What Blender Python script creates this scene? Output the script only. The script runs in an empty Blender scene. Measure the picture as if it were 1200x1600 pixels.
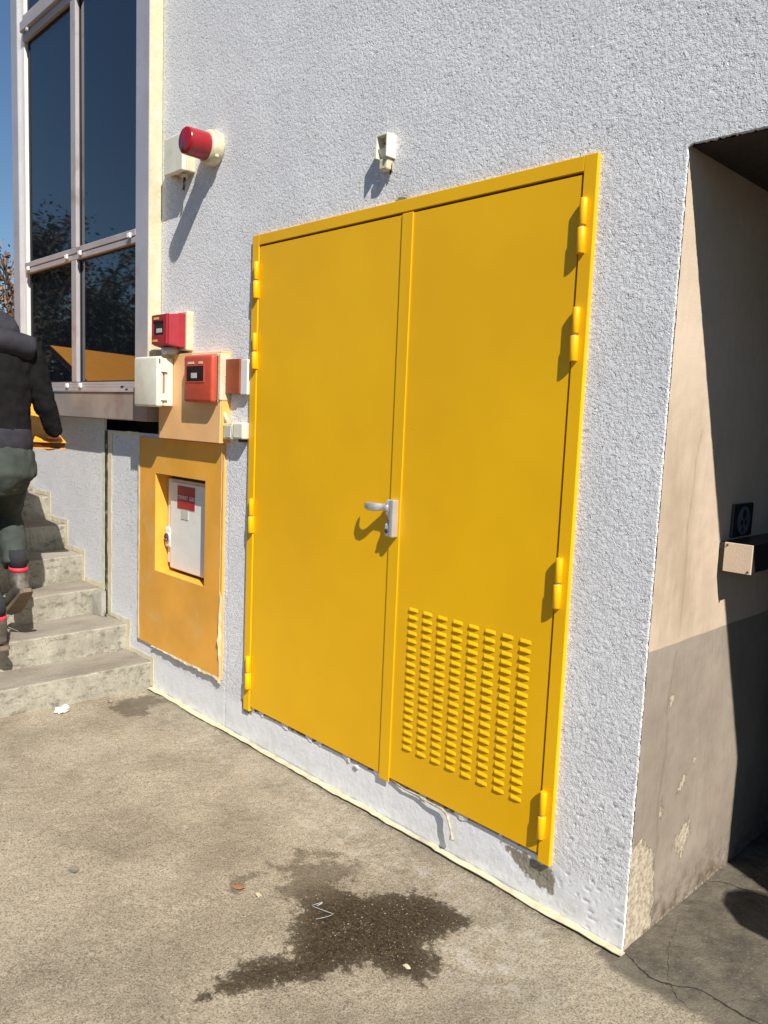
import bpy, bmesh, math, random
import numpy as np
from mathutils import Matrix, Vector, Euler

random.seed(7)
rng = np.random.default_rng(11)
S = bpy.context.scene
COL = S.collection

# ------------------------------------------------------------------ camera
CAM = Vector((1.10232, -2.19998, 1.65))
cam_d = bpy.data.cameras.new('camera')
cam_d.sensor_fit = 'HORIZONTAL'
cam_d.sensor_width = 36.0
cam_d.lens = 1225.84 / 1200.0 * 36.0
cam_d.clip_start = 0.05
cam_d.clip_end = 2000
cam = bpy.data.objects.new('camera', cam_d)
COL.objects.link(cam)
cam.matrix_world = (Matrix.Translation(CAM) @ Matrix.Rotation(0.80319, 4, 'Z')
                    @ Matrix.Rotation(1.45411, 4, 'X') @ Matrix.Rotation(0.04135, 4, 'Z'))
S.camera = cam

# ------------------------------------------------------------------ light
SUN = Vector((2.35, -1.0, 2.55)).normalized()          # towards the sun
world = bpy.data.worlds.new('World')
S.world = world
world.use_nodes = True
wn = world.node_tree
bg = wn.nodes['Background']
sky = wn.nodes.new('ShaderNodeTexSky')
sky.sky_type = 'NISHITA'
sky.sun_disc = False
sky.sun_elevation = math.asin(SUN.z)
sky.sun_rotation = math.atan2(SUN.x, SUN.y)
sky.air_density = 1.25
sky.dust_density = 0.1
sky.ozone_density = 8.0
sky.altitude = 100
wn.links.new(sky.outputs[0], bg.inputs['Color'])
bg.inputs['Strength'].default_value = 0.060
sd = bpy.data.lights.new('sun', 'SUN')
sd.energy = 5.0
sd.angle = math.radians(0.53)
sd.color = (1.0, 0.955, 0.885)
sun = bpy.data.objects.new('sun', sd)
COL.objects.link(sun)
sun.rotation_euler = SUN.to_track_quat('Z', 'Y').to_euler()
sun.location = (6, -4, 9)
S.view_settings.view_transform = 'Standard'
S.view_settings.look = 'None'
S.view_settings.exposure = 0.47
S.view_settings.gamma = 1.0
S.view_settings.use_curve_mapping = False
S.render.engine = 'CYCLES'

# ------------------------------------------------------------------ materials
def lin(r, g, b):
    f = lambda c: (c / 255) / 12.92 if c / 255 <= .04045 else ((c / 255 + .055) / 1.055) ** 2.4
    return (f(r), f(g), f(b))

class NT:
    def __init__(s, name):
        s.m = bpy.data.materials.new(name)
        s.m.use_nodes = True
        s.t = s.m.node_tree
        s.b = s.t.nodes['Principled BSDF']
        s.g = s.t.nodes.new('ShaderNodeNewGeometry')
    def n(s, kind, **kw):
        nd = s.t.nodes.new(kind)
        for k, v in kw.items(): setattr(nd, k, v)
        return nd
    def put(s, sock, v):
        if hasattr(v, 'is_output') or isinstance(v, bpy.types.NodeSocket): s.t.links.new(v, sock)
        elif isinstance(v, (tuple, list)) and len(v) == 3 and sock.type == 'RGBA': sock.default_value = (*v, 1)
        else: sock.default_value = v
    def noise(s, scale, detail=4, rough=.55, vec=None, stretch=None, dist=0.0):
        nd = s.n('ShaderNodeTexNoise')
        nd.inputs['Scale'].default_value = scale
        nd.inputs['Detail'].default_value = detail
        nd.inputs['Roughness'].default_value = rough
        nd.inputs['Distortion'].default_value = dist
        v = vec or s.g.outputs['Position']
        if stretch:
            mp = s.n('ShaderNodeMapping'); mp.inputs['Scale'].default_value = stretch
            s.t.links.new(v, mp.inputs[0]); v = mp.outputs[0]
        s.t.links.new(v, nd.inputs['Vector'])
        return nd.outputs['Fac']
    def vor(s, scale, feature='F1', out='Distance'):
        nd = s.n('ShaderNodeTexVoronoi', feature=feature)
        nd.inputs['Scale'].default_value = scale
        s.t.links.new(s.g.outputs['Position'], nd.inputs['Vector'])
        return nd.outputs[out]
    def ramp(s, fac, a, b):
        nd = s.n('ShaderNodeMapRange', interpolation_type='SMOOTHSTEP')
        s.put(nd.inputs['Value'], fac)
        nd.inputs['From Min'].default_value = a; nd.inputs['From Max'].default_value = b
        return nd.outputs[0]
    def mix(s, f, a, b, mode='MIX'):
        nd = s.n('ShaderNodeMix', data_type='RGBA', blend_type=mode)
        s.put(nd.inputs[0], f); s.put(nd.inputs[6], a); s.put(nd.inputs[7], b)
        return nd.outputs[2]
    def math(s, op, a, b=0.0, c=0.0):
        nd = s.n('ShaderNodeMath', operation=op)
        s.put(nd.inputs[0], a); s.put(nd.inputs[1], b); s.put(nd.inputs[2], c)
        return nd.outputs[0]
    def attr(s, name):
        return s.n('ShaderNodeAttribute', attribute_name=name).outputs['Fac']
    def xyz(s):
        nd = s.n('ShaderNodeSeparateXYZ'); s.t.links.new(s.g.outputs['Position'], nd.inputs[0])
        return nd.outputs
    def bump(s, h, dist, strength=1.0, prev=None):
        nd = s.n('ShaderNodeBump')
        nd.inputs['Strength'].default_value = strength
        nd.inputs['Distance'].default_value = dist
        s.t.links.new(h, nd.inputs['Height'])
        if prev: s.t.links.new(prev, nd.inputs['Normal'])
        return nd.outputs[0]
    def done(s, col, rough=.6, nor=None, metal=0.0, ior=None, spec=None):
        s.put(s.b.inputs['Base Color'], col)
        s.put(s.b.inputs['Roughness'], rough)
        s.b.inputs['Metallic'].default_value = metal
        if ior: s.b.inputs['IOR'].default_value = ior
        if spec is not None: s.b.inputs['Specular IOR Level'].default_value = spec
        if nor: s.t.links.new(nor, s.b.inputs['Normal'])
        return s.m

def plain(name, col, rough=.5, metal=0.0, var=.12, vs=18, dirt=None, dirt_amt=.35, ds=9, bump=.0004, bs=160, spec=None):
    t = NT(name)
    dark = tuple(c * (1 - var) for c in col); lite = tuple(min(1, c * (1 + var * .6)) for c in col)
    c = t.mix(t.ramp(t.noise(vs), .3, .7), dark, lite)
    if dirt:
        m = t.math('MULTIPLY', t.ramp(t.noise(ds, 6, .65), .5, .72), dirt_amt)
        c = t.mix(m, c, dirt)
    r = t.math('ADD', t.math('MULTIPLY', t.noise(vs * 2.3), .2), rough - .1)
    return t.done(c, r, t.bump(t.noise(bs, 3), bump), metal, spec=spec)

# stucco
def m_stucco():
    t = NT('white_stucco')
    base = t.mix(t.ramp(t.noise(2.3, 5), .3, .7), (.725, .72, .725), (.785, .78, .78))
    base = t.mix(t.math('MULTIPLY', t.ramp(t.noise(60, 4, .7), .62, .8), .18), base, (.45, .43, .40))
    sx = t.xyz()
    # grime just above the ground, uneven
    low = t.math('MULTIPLY', t.ramp(sx[2], .16, .0), t.ramp(t.noise(14, 6, .7), .42, .65))
    base = t.mix(t.math('MULTIPLY', low, .3), base, (.42, .39, .33))
    raw = t.ramp(t.math('ADD', t.attr('raw'), t.math('MULTIPLY', t.math('SUBTRACT', t.noise(45, 5, .7), .5), .9)), .4, .55)
    rawc = t.mix(t.noise(70, 5, .7), (.10, .085, .062), (.42, .37, .29))
    c = t.mix(raw, base, rawc)
    pit = t.ramp(t.attr('pit'), .0, 1.0)
    c = t.mix(t.math('MULTIPLY', pit, .25), c, (.33, .32, .31))
    up = t.ramp(sx[2], .16, .24)
    n1 = t.bump(t.noise(330, 3, .6), .0008)
    amt = t.math('ADD', .12, t.math('MULTIPLY', up, .88))
    pitn = t.math('MULTIPLY', t.ramp(t.noise(112, 4, .66), .64, .44), amt)
    n2 = t.bump(pitn, .0021, prev=n1)
    pn3 = t.math('MULTIPLY', t.ramp(t.noise(41, 3, .65), .68, .60), amt)
    n2 = t.bump(pn3, .0026, prev=n2)
    return t.done(c, .78, n2, spec=.3)

def m_reveal():
    t = NT('passage_paint')
    sx = t.xyz()
    bei = t.mix(t.ramp(t.noise(1.8, 5), .3, .7), (.56, .44, .325), (.64, .515, .39))
    stain = t.math('MULTIPLY', t.attr('stain'), t.ramp(t.noise(5, 6, .65, stretch=(1, 1.6, .5)), .25, .62))
    bei = t.mix(t.math('MULTIPLY', stain, .62), bei, (.32, .235, .16))
    drips = t.ramp(t.noise(75, 6, .72, stretch=(1, 1, .13)), .50, .72)
    bei = t.mix(t.math('MULTIPLY', drips, .14), bei, (.3, .22, .14))
    gre = t.mix(t.ramp(t.noise(3.5, 6, .65), .3, .7), (.265, .22, .172), (.335, .283, .228))
    gre = t.mix(t.math('MULTIPLY', drips, .35), gre, (.17, .13, .095))
    gre = t.mix(t.math('MULTIPLY', t.ramp(sx[2], .22, .0), t.ramp(t.noise(18, 5, .7), .35, .7)), gre, (.12, .09, .06))
    # small chips
    chips = t.ramp(t.noise(30, 5, .7, stretch=(1, 1, .4)), .715, .735)
    wob = t.math('MULTIPLY', t.math('SUBTRACT', t.noise(4), .5), .012)
    isg = t.ramp(t.math('ADD', sx[2], wob), .981, .977)
    c = t.mix(isg, bei, gre)
    peel = t.ramp(t.math('ADD', t.attr('peel'), t.math('MULTIPLY', t.math('SUBTRACT', t.noise(60, 7, .78, stretch=(1, 1, .42)), .5), 1.9)), .48, .56)
    peel = t.math('MAXIMUM', peel, t.math('MULTIPLY', chips, isg))
    pc = t.mix(t.ramp(t.noise(55, 7, .8), .36, .62), (.28, .225, .155), (.58, .50, .385))
    c = t.mix(peel, c, pc)
    crack = t.attr('crack')
    c = t.mix(t.math('MULTIPLY', crack, .6), c, (.12, .09, .06))
    n1 = t.bump(t.noise(140, 4, .6), .0008)
    n2 = t.bump(t.math('MULTIPLY', peel, -1), .0015, prev=n1)
    n3 = t.bump(t.noise(9, 3), .0007, prev=n2)
    return t.done(c, .75, n3, spec=.12)

def m_ground():
    t = NT('worn_concrete')
    big = t.ramp(t.noise(1.9, 7, .66), .36, .62)
    mid = t.ramp(t.noise(7, 6, .65), .3, .7)
    c = t.mix(big, (.265, .224, .160), (.48, .412, .302))
    c = t.mix(t.math('MULTIPLY', mid, .5), c, (.42, .36, .265))
    c = t.mix(t.math('MULTIPLY', t.ramp(t.noise(38, 7, .78), .50, .66), .42), c, (.135, .112, .076))
    # fine aggregate
    ag = t.noise(190, 3, .75)
    c = t.mix(t.math('MULTIPLY', t.ramp(ag, .50, .64), .7), c, (.09, .066, .038))
    c = t.mix(t.math('MULTIPLY', t.ramp(t.noise(230, 2, .6), .63, .68), .85), c, (.55, .49, .38))
    c = t.mix(t.math('MULTIPLY', t.ramp(t.noise(85, 6, .75), .56, .66), .7), c, (.12, .095, .062))
    c = t.mix(t.math('MULTIPLY', t.ramp(t.noise(125, 4, .7), .535, .60), .55), c, (.105, .085, .056))
    c = t.mix(t.math('MULTIPLY', t.ramp(t.noise(140, 3, .7), .58, .64), .5), c, (.50, .45, .36))
    # pale paint dust
    dust = t.math('MULTIPLY', t.attr('dust'), t.math('MULTIPLY', t.ramp(t.noise(16, 8, .78), .44, .66), .65))
    c = t.mix(dust, c, (.55, .52, .45))
    # older grey screed in front of / inside the passage
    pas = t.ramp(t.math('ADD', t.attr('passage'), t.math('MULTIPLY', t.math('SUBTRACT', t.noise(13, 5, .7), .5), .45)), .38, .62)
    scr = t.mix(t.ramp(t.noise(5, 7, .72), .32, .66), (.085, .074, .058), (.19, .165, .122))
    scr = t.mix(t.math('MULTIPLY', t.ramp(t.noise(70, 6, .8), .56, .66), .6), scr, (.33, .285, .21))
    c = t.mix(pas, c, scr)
    wn_ = t.math('MULTIPLY', t.math('SUBTRACT', t.noise(24, 8, .78), .5), 1.35)
    wet = t.ramp(t.math('ADD', t.attr('wet'), wn_), .42, .58)
    wet = t.math('MULTIPLY', wet, t.ramp(t.attr('wet'), .05, .2))
    wetf = t.math('MULTIPLY', wet, t.ramp(t.attr('wetness'), .0, 1.0))
    wc = t.mix(t.ramp(t.noise(85, 5, .75), .38, .66), (.022, .016, .009), (.085, .062, .036))
    wc = t.mix(t.ramp(t.noise(190, 2, .6), .655, .70), wc, (.34, .25, .13))
    c = t.mix(wetf, c, wc)
    ck = t.ramp(t.math('ADD', t.attr('crackd'), t.math('MULTIPLY', t.math('SUBTRACT', t.noise(60, 4, .7), .5), .007)), .0078, .0035)
    c = t.mix(t.math('MULTIPLY', ck, .0), c, (.03, .024, .018))
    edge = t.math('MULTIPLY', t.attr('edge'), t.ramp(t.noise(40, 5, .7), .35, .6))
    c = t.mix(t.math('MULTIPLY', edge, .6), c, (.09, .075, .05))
    n0 = t.bump(t.noise(210, 4, .7), .0040)
    n1 = t.bump(t.noise(90, 5, .7), .006, prev=n0)
    n2 = t.bump(t.noise(17, 4, .6), .004, prev=n1)
    n2 = t.bump(t.math('MULTIPLY', ck, -1), .0005, prev=n2)
    ro = t.math('SUBTRACT', .9, t.math('MULTIPLY', wetf, .42))
    return t.done(c, ro, n2, spec=.22)

def m_steps():
    t = NT('step_concrete')
    sepn = t.n('ShaderNodeSeparateXYZ'); t.t.links.new(t.g.outputs['Normal'], sepn.inputs[0])
    top = t.ramp(sepn.outputs[2], .4, .8)
    ct = t.mix(t.ramp(t.noise(5, 6, .65, stretch=(1, .35, 1)), .3, .7), (.20, .175, .138), (.325, .29, .235))
    cr = t.mix(t.ramp(t.noise(7, 6, .65), .3, .7), (.26, .242, .19), (.41, .385, .31))
    cr = t.mix(t.math('MULTIPLY', t.ramp(t.noise(12, 7, .78, stretch=(1, 1, 1.8)), .51, .64), .75), cr, (.13, .112, .08))
    c = t.mix(top, cr, ct)
    pit = t.ramp(t.noise(95, 4, .75), .62, .68)
    c = t.mix(t.math('MULTIPLY', pit, .75), c, (.05, .042, .028))
    c = t.mix(t.math('MULTIPLY', t.ramp(t.noise(230, 2), .6, .72), .4), c, (.45, .42, .34))
    n1 = t.bump(t.noise(240, 3, .6), .0015)
    n2 = t.bump(t.math('MULTIPLY', pit, -1), .003, prev=n1)
    n3 = t.bump(t.noise(28, 5, .65), .004, prev=n2)
    return t.done(c, .88, n3, spec=.3)

def m_yellow():
    t = NT('yellow_paint')
    c = t.mix(t.ramp(t.noise(1.3, 3), .3, .7), (.79, .412, .002), (.86, .468, .002))
    c = t.mix(t.math('MULTIPLY', t.ramp(t.noise(3.2, 6, .7), .62, .8), .12), c, (.78, .46, .02))
    n1 = t.bump(t.noise(420, 2, .5), .00022)
    n2 = t.bump(t.noise(2.1, 2, .4), .0035, prev=n1)
    r = t.math('ADD', .28, t.math('MULTIPLY', t.noise(1.6, 5), .22))
    return t.done(c, r, n2, spec=.34)

def m_asphalt():
    t = NT('asphalt_yard')
    c = t.mix(t.ramp(t.noise(1.2, 6, .65), .3, .7), (.042, .040, .037), (.072, .068, .062))
    c = t.mix(t.math('MULTIPLY', t.ramp(t.noise(160, 2, .6), .56, .7), .5), c, (.16, .15, .13))
    return t.done(c, .9, t.bump(t.noise(150, 4, .7), .004), spec=.3)
M = {}
M['asphalt'] = m_asphalt()  # dark unseen yard, coloured to cut light bounced onto the wall
M['stucco'] = m_stucco(); M['reveal'] = m_reveal(); M['ground'] = m_ground(); M['steps'] = m_steps(); M['yellow'] = m_yellow()
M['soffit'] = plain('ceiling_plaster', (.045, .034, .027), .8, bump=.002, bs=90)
M['plaster'] = plain('outer_plaster', (.62, .62, .63), .8, bump=.003, bs=90)
M['shade_block'] = plain('dark_shade_block', (.040, .026, .018), .7)  # for the added block that deepens the passage shade
M['joint'] = plain('dark_joint_filler', (.05, .048, .035), .9, var=.4, dirt=(.4, .4, .3), dirt_amt=.8, ds=25)
M['cavity'] = plain('dark_cavity', (.02, .018, .016), .9)
M['cream'] = plain('cream_plastic', (.74, .71, .58), .45, var=.06, dirt=(.42, .36, .2), dirt_amt=.35, bump=.0005)
M['ivory'] = plain('ivory_paint', (.60, .53, .35), .5, var=.08, dirt=(.64, .60, .49), dirt_amt=.8, ds=14, bump=.0015, bs=60)
M['tape'] = plain('masking_tape', (.68, .61, .41), .55, var=.08, dirt=(.74, .72, .64), dirt_amt=.7, ds=20, bump=.0008, bs=120)
M['tape_green'] = plain('aged_masking_tape', (.66, .66, .46), .6, var=.12, dirt=(.85, .84, .76), dirt_amt=.6, ds=22)
M['paper'] = plain('brown_paper_film', (.74, .54, .34), .6, var=.1)
M['film'] = plain('clear_brownish_film', (.56, .46, .30), .5, var=.2, dirt=(.7, .66, .56), dirt_amt=.6, ds=22)
M['fissure'] = plain('dark_fissure', (.030, .025, .018), .95, var=.5, vs=60)
M['ground_tape'] = plain('trodden_masking_tape', (.60, .54, .36), .6, var=.15, dirt=(.36, .31, .22), dirt_amt=.65, ds=11, bump=.0015, bs=60)
M['thread'] = plain('pale_plastic_film', (.42, .42, .40), .3)
M['oval'] = plain('slate_print', (.13, .14, .17), .5)
M['orange'] = plain('ochre_painted_panel', (.80, .375, .045), .42, var=.12, vs=3, dirt=(.72, .45, .16), dirt_amt=.7, ds=4, bump=.0006, bs=70)
M['orange_in'] = plain('orange_niche_paint', (.85, .40, .05), .5, var=.05)
M['peach'] = plain('peach_painted_box', (.86, .49, .21), .45, var=.07, vs=3.5, dirt=(.82, .36, .08), dirt_amt=.55, ds=5, bump=.0005)
M['peach_side'] = plain('orange_painted_side', (.86, .43, .10), .5, var=.06)
M['red1'] = plain('crimson_plastic', (.34, .02, .03), .4, var=.06, dirt=(.45, .07, .07), dirt_amt=.3)
M['red2'] = plain('faded_red_plastic', (.52, .072, .034), .45, var=.06, dirt=(.55, .13, .07), dirt_amt=.35)
M['brown'] = plain('rust_brown_plate', (.30, .07, .022), .5, var=.15, dirt=(.2, .04, .015))
M['darkplastic'] = plain('dark_window_plastic', (.03, .02, .022), .15, var=.3)
M['yellow_label'] = plain('yellow_label', (.75, .52, .12), .5)
M['pale_label'] = plain('pale_label', (.78, .60, .45), .5)
M['grey_label'] = plain('grey_label', (.55, .53, .46), .5)
M['sign_red'] = plain('dark_red_sign', (.36, .025, .03), .4)
M['white'] = plain('white_print', (.82, .82, .80), .5, var=.03)
M['gas_white'] = plain('offwhite_box', (.74, .73, .68), .45, var=.05, dirt=(.5, .48, .42), dirt_amt=.25)
M['alu'] = plain('grey_aluminium', (.50, .485, .50), .42, metal=.35, var=.06, vs=4, dirt=(.36, .31, .28), dirt_amt=.3)
M['alu_pink'] = plain('weathered_aluminium', (.44, .405, .405), .5, metal=.2, var=.08, vs=4, dirt=(.24, .17, .13), dirt_amt=.55, ds=5)
M['sill'] = plain('weathered_sill_sheet', (.36, .30, .26), .55, metal=.1, var=.15, vs=3, dirt=(.22, .13, .09), dirt_amt=.6, ds=4)
M['rubber'] = plain('black_rubber', (.015, .015, .016), .6)
M['silver'] = plain('satin_silver_handle', (.60, .585, .57), .34, metal=.55, var=.04, bump=.0001)
M['black_metal'] = plain('dark_metal', (.03, .03, .03), .4)
M['lens'] = plain('red_lens', (.30, .006, .012), .2, var=.1, bump=.0001, spec=.7)
M['jacket'] = plain('black_softshell', (.010, .009, .010), .9, var=.2, bump=.0012, bs=60, spec=.15)
M['jacket_grey'] = plain('grey_softshell', (.036, .035, .043), .9, var=.15, bump=.0012, bs=60, spec=.15)
M['trousers'] = plain('green_grey_work_trousers', (.052, .062, .054), .9, var=.25, vs=6, dirt=(.035, .04, .033), bump=.004, bs=14, spec=.15)
M['boot'] = plain('worn_boot_leather', (.075, .065, .05), .6, var=.3, dirt=(.2, .17, .13), dirt_amt=.5)
M['sole'] = plain('boot_sole', (.16, .12, .08), .7)
M['boot_red'] = plain('red_boot_lining', (.62, .03, .06), .6)
M['sock'] = plain('black_sock', (.02, .02, .025), .9)
M['skin'] = plain('skin', (.50, .27, .18), .5, var=.08, bump=.0003)
M['hair'] = plain('dark_hair', (.02, .014, .01), .6)
M['board'] = plain('orange_board_paint', (.86, .36, .03), .4, var=.06)
M['board_edge'] = plain('rusty_board_edge', (.10, .035, .02), .7, var=.3)
M['bark'] = plain('brown_bark', (.13, .09, .065), .9, bump=.004, bs=30)
M['leaf'] = plain('dry_leaf', (.30, .15, .06), .7, var=.4, vs=3)
M['leaf_green'] = plain('olive_leaf', (.075, .08, .045), .7, var=.4, vs=3)
M['cord'] = plain('cream_cord', (.46, .40, .27), .8, var=.35, vs=60)
M['stone'] = plain('grit_stone', (.22, .19, .15), .8, var=.4, vs=40)
M['plinth'] = plain('pale_mortar', (.30, .28, .23), .85, bump=.003, bs=60)
M['scrap'] = plain('white_paper', (.8, .79, .77), .7, var=.04)

def m_glass():
    t = NT('tinted_window_glass')
    n = t.bump(t.noise(.9, 2, .4), .004)
    dirt = t.math('MULTIPLY', t.ramp(t.noise(40, 6, .75), .6, .8), .05)
    c = t.mix(dirt, (.006, .009, .014), (.3, .3, .28))
    return t.done(c, .025, n, ior=2.1)
M['glass'] = m_glass()

# ------------------------------------------------------------------ helpers
WL = {}
def link(name, me, loc, parent=None):
    o = bpy.data.objects.new(name, me)
    COL.objects.link(o)
    o.location = loc
    WL[o] = Vector(loc)
    if parent:
        o.parent = parent
        o.matrix_parent_inverse = Matrix.Translation(-WL[parent])
        # location is relative to the parent-inverse frame: world = T(parent) T(-parent) T(loc)
    return o

def tag(o, label=None, cat=None, group=None, kind=None):
    if label: o['label'] = label
    if cat: o['category'] = cat
    if group: o['group'] = group
    if kind: o['kind'] = kind
    return o

def thing(name, loc, label, cat, group=None):
    o = link(name, None, loc)
    o.empty_display_size = .1
    return tag(o, label, cat, group)

def mk(name, bm, mat, parent=None, smooth=False, origin=None):
    me = bpy.data.meshes.new(name)
    if origin is None:
        xs = [v.co for v in bm.verts]
        lo = [min(c[i] for c in xs) for i in range(3)]; hi = [max(c[i] for c in xs) for i in range(3)]
        origin = Vector(((lo[0] + hi[0]) / 2, (lo[1] + hi[1]) / 2, lo[2]))
    origin = Vector(origin)
    for v in bm.verts: v.co -= origin
    bmesh.ops.recalc_face_normals(bm, faces=bm.faces[:])
    bm.to_mesh(me); bm.free()
    mats = mat if isinstance(mat, (list, tuple)) else [mat]
    for m_ in mats: me.materials.append(M[m_])
    if smooth:
        me.polygons.foreach_set('use_smooth', [True] * len(me.polygons))
    return link(name, me, origin, parent)

def copy_obj(o, loc, parent=None, name=None):
    c = o.copy()
    COL.objects.link(c)
    c.location = loc
    WL[c] = Vector(loc)
    if parent:
        c.parent = parent
        c.matrix_parent_inverse = Matrix.Translation(-WL[parent])
    return c

def box(bm, x0, x1, y0, y1, z0, z1, bev=0.0, seg=1, mi=0):
    vs = [bm.verts.new(p) for p in ((x0, y0, z0), (x1, y0, z0), (x1, y1, z0), (x0, y1, z0),
                                    (x0, y0, z1), (x1, y0, z1), (x1, y1, z1), (x0, y1, z1))]
    fs = [bm.faces.new([vs[i] for i in q]) for q in
          ((0, 3, 2, 1), (4, 5, 6, 7), (0, 1, 5, 4), (1, 2, 6, 5), (2, 3, 7, 6), (3, 0, 4, 7))]
    for f in fs: f.material_index = mi
    if bev:
        es = list({e for f in fs for e in f.edges})
        bmesh.ops.bevel(bm, geom=es, offset=bev, segments=seg, profile=.5, affect='EDGES')
    return bm

def B(*a, **k):
    return box(bmesh.new(), *a, **k)

def frame_of(d, up=Vector((0, 0, 1))):
    d = d.normalized()
    if abs(d.dot(up)) > .95: up = Vector((1, 0, 0))
    a = d.cross(up).normalized(); b = a.cross(d).normalized()
    return a, b

def tube(bm, pts, rad, seg=10, cap=True, mi=0, up=Vector((0, 0, 1))):
    """loft of ellipses; rad is a list of r or (ra, rb): ra across, rb along 'up'."""
    rings = []
    pts = [Vector(p) for p in pts]
    for i, p in enumerate(pts):
        d = (pts[min(i + 1, len(pts) - 1)] - pts[max(i - 1, 0)])
        a, b = frame_of(d, up)
        r = rad[i] if isinstance(rad, (list, tuple)) else rad
        ra, rb = (r if isinstance(r, (list, tuple)) else (r, r))
        rings.append([bm.verts.new(p + a * ra * math.cos(2 * math.pi * k / seg) + b * rb * math.sin(2 * math.pi * k / seg)) for k in range(seg)])
    for r0, r1 in zip(rings, rings[1:]):
        for k in range(seg):
            f = bm.faces.new((r0[k], r0[(k + 1) % seg], r1[(k + 1) % seg], r1[k])); f.material_index = mi
    if cap:
        for r in (rings[0], rings[-1]):
            f = bm.faces.new(r); f.material_index = mi
    return bm

def slab(bm, poly, n, th, mi=0):
    """extrude polygon (list of 3D points) by -n*th (n = facing side)."""
    a = [bm.verts.new(Vector(p)) for p in poly]
    b = [bm.verts.new(Vector(p) - Vector(n) * th) for p in poly]
    f = bm.faces.new(a); f.material_index = mi
    f = bm.faces.new(b[::-1]); f.material_index = mi
    for i in range(len(a)):
        j = (i + 1) % len(a)
        f = bm.faces.new((a[i], b[i], b[j], a[j])); f.material_index = mi
    return bm

def text(name, body, size, mat, parent, corner, xdir, zdir, ext=.0006):
    cu = bpy.data.curves.new(name, 'FONT')
    cu.body = body; cu.size = size; cu.extrude = ext; cu.align_x = 'CENTER'; cu.align_y = 'CENTER'
    tmp = bpy.data.objects.new('tmp', cu)
    COL.objects.link(tmp)
    dg = bpy.context.evaluated_depsgraph_get()
    me = bpy.data.meshes.new_from_object(tmp.evaluated_get(dg))
    bpy.data.objects.remove(tmp)
    xd = Vector(xdir).normalized(); zd = Vector(zdir).normalized(); nd = xd.cross(zd)
    R = Matrix((xd, zd, nd)).transposed().to_4x4()
    me.transform(R)
    me.materials.clear(); me.materials.append(M[mat])
    return link(name, me, corner, parent)

# numpy noise -------------------------------------------------------------
def bandnoise(nx, ny, step, lo, hi, seed, ax=1.0, ay=1.0):
    """gaussian-filtered noise with wavelengths between lo and hi (metres), unit variance."""
    r = np.random.default_rng(seed)
    w = r.standard_normal((ny, nx)).astype(np.float32)
    F = np.fft.rfft2(w)
    fy = np.fft.fftfreq(ny, step)[:, None] * ay; fx = np.fft.rfftfreq(nx, step)[None, :] * ax
    f = np.sqrt(fx * fx + fy * fy)
    H = np.exp(-(f * lo) ** 2 * 1.2) * (1 - np.exp(-(f * hi) ** 2 * 1.2))
    n = np.fft.irfft2(F * H, s=(ny, nx))
    return (n - n.mean()) / n.std()

def sample(arr, x0, y0, step, X, Y):
    u = (X - x0) / step; v = (Y - y0) / step
    i = np.clip(u.astype(int), 0, arr.shape[1] - 2); j = np.clip(v.astype(int), 0, arr.shape[0] - 2)
    fu = np.clip(u - i, 0, 1); fv = np.clip(v - j, 0, 1)
    return (arr[j, i] * (1 - fu) * (1 - fv) + arr[j, i + 1] * fu * (1 - fv) + arr[j + 1, i] * (1 - fu) * fv + arr[j + 1, i + 1] * fu * fv)

def poly_sd(X, Y, poly):
    """signed distance, positive inside"""
    P = np.array(poly, float); n = len(P)
    d = np.full(X.shape, 1e9); ins = np.zeros(X.shape, bool)
    for i in range(n):
        a = P[i]; b = P[(i + 1) % n]
        e = b - a; L = (e * e).sum()
        t = np.clip(((X - a[0]) * e[0] + (Y - a[1]) * e[1]) / L, 0, 1)
        d = np.minimum(d, np.hypot(X - a[0] - t * e[0], Y - a[1] - t * e[1]))
        c = ((a[1] > Y) != (b[1] > Y))
        with np.errstate(divide='ignore', invalid='ignore'):
            xi = a[0] + (Y - a[1]) / (b[1] - a[1] + 1e-12) * e[0]
        ins ^= c & (X < xi)
    return np.where(ins, d, -d)

def line_d(X, Y, pl):
    d = np.full(X.shape, 1e9)
    for a, b in zip(pl, pl[1:]):
        ex, ey = b[0] - a[0], b[1] - a[1]; L = ex * ex + ey * ey
        t = np.clip(((X - a[0]) * ex + (Y - a[1]) * ey) / L, 0, 1)
        d = np.minimum(d, np.hypot(X - a[0] - t * ex, Y - a[1] - t * ey))
    return d

def soft(sd, w):
    return np.clip(sd / w * .5 + .5, 0, 1)

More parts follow.
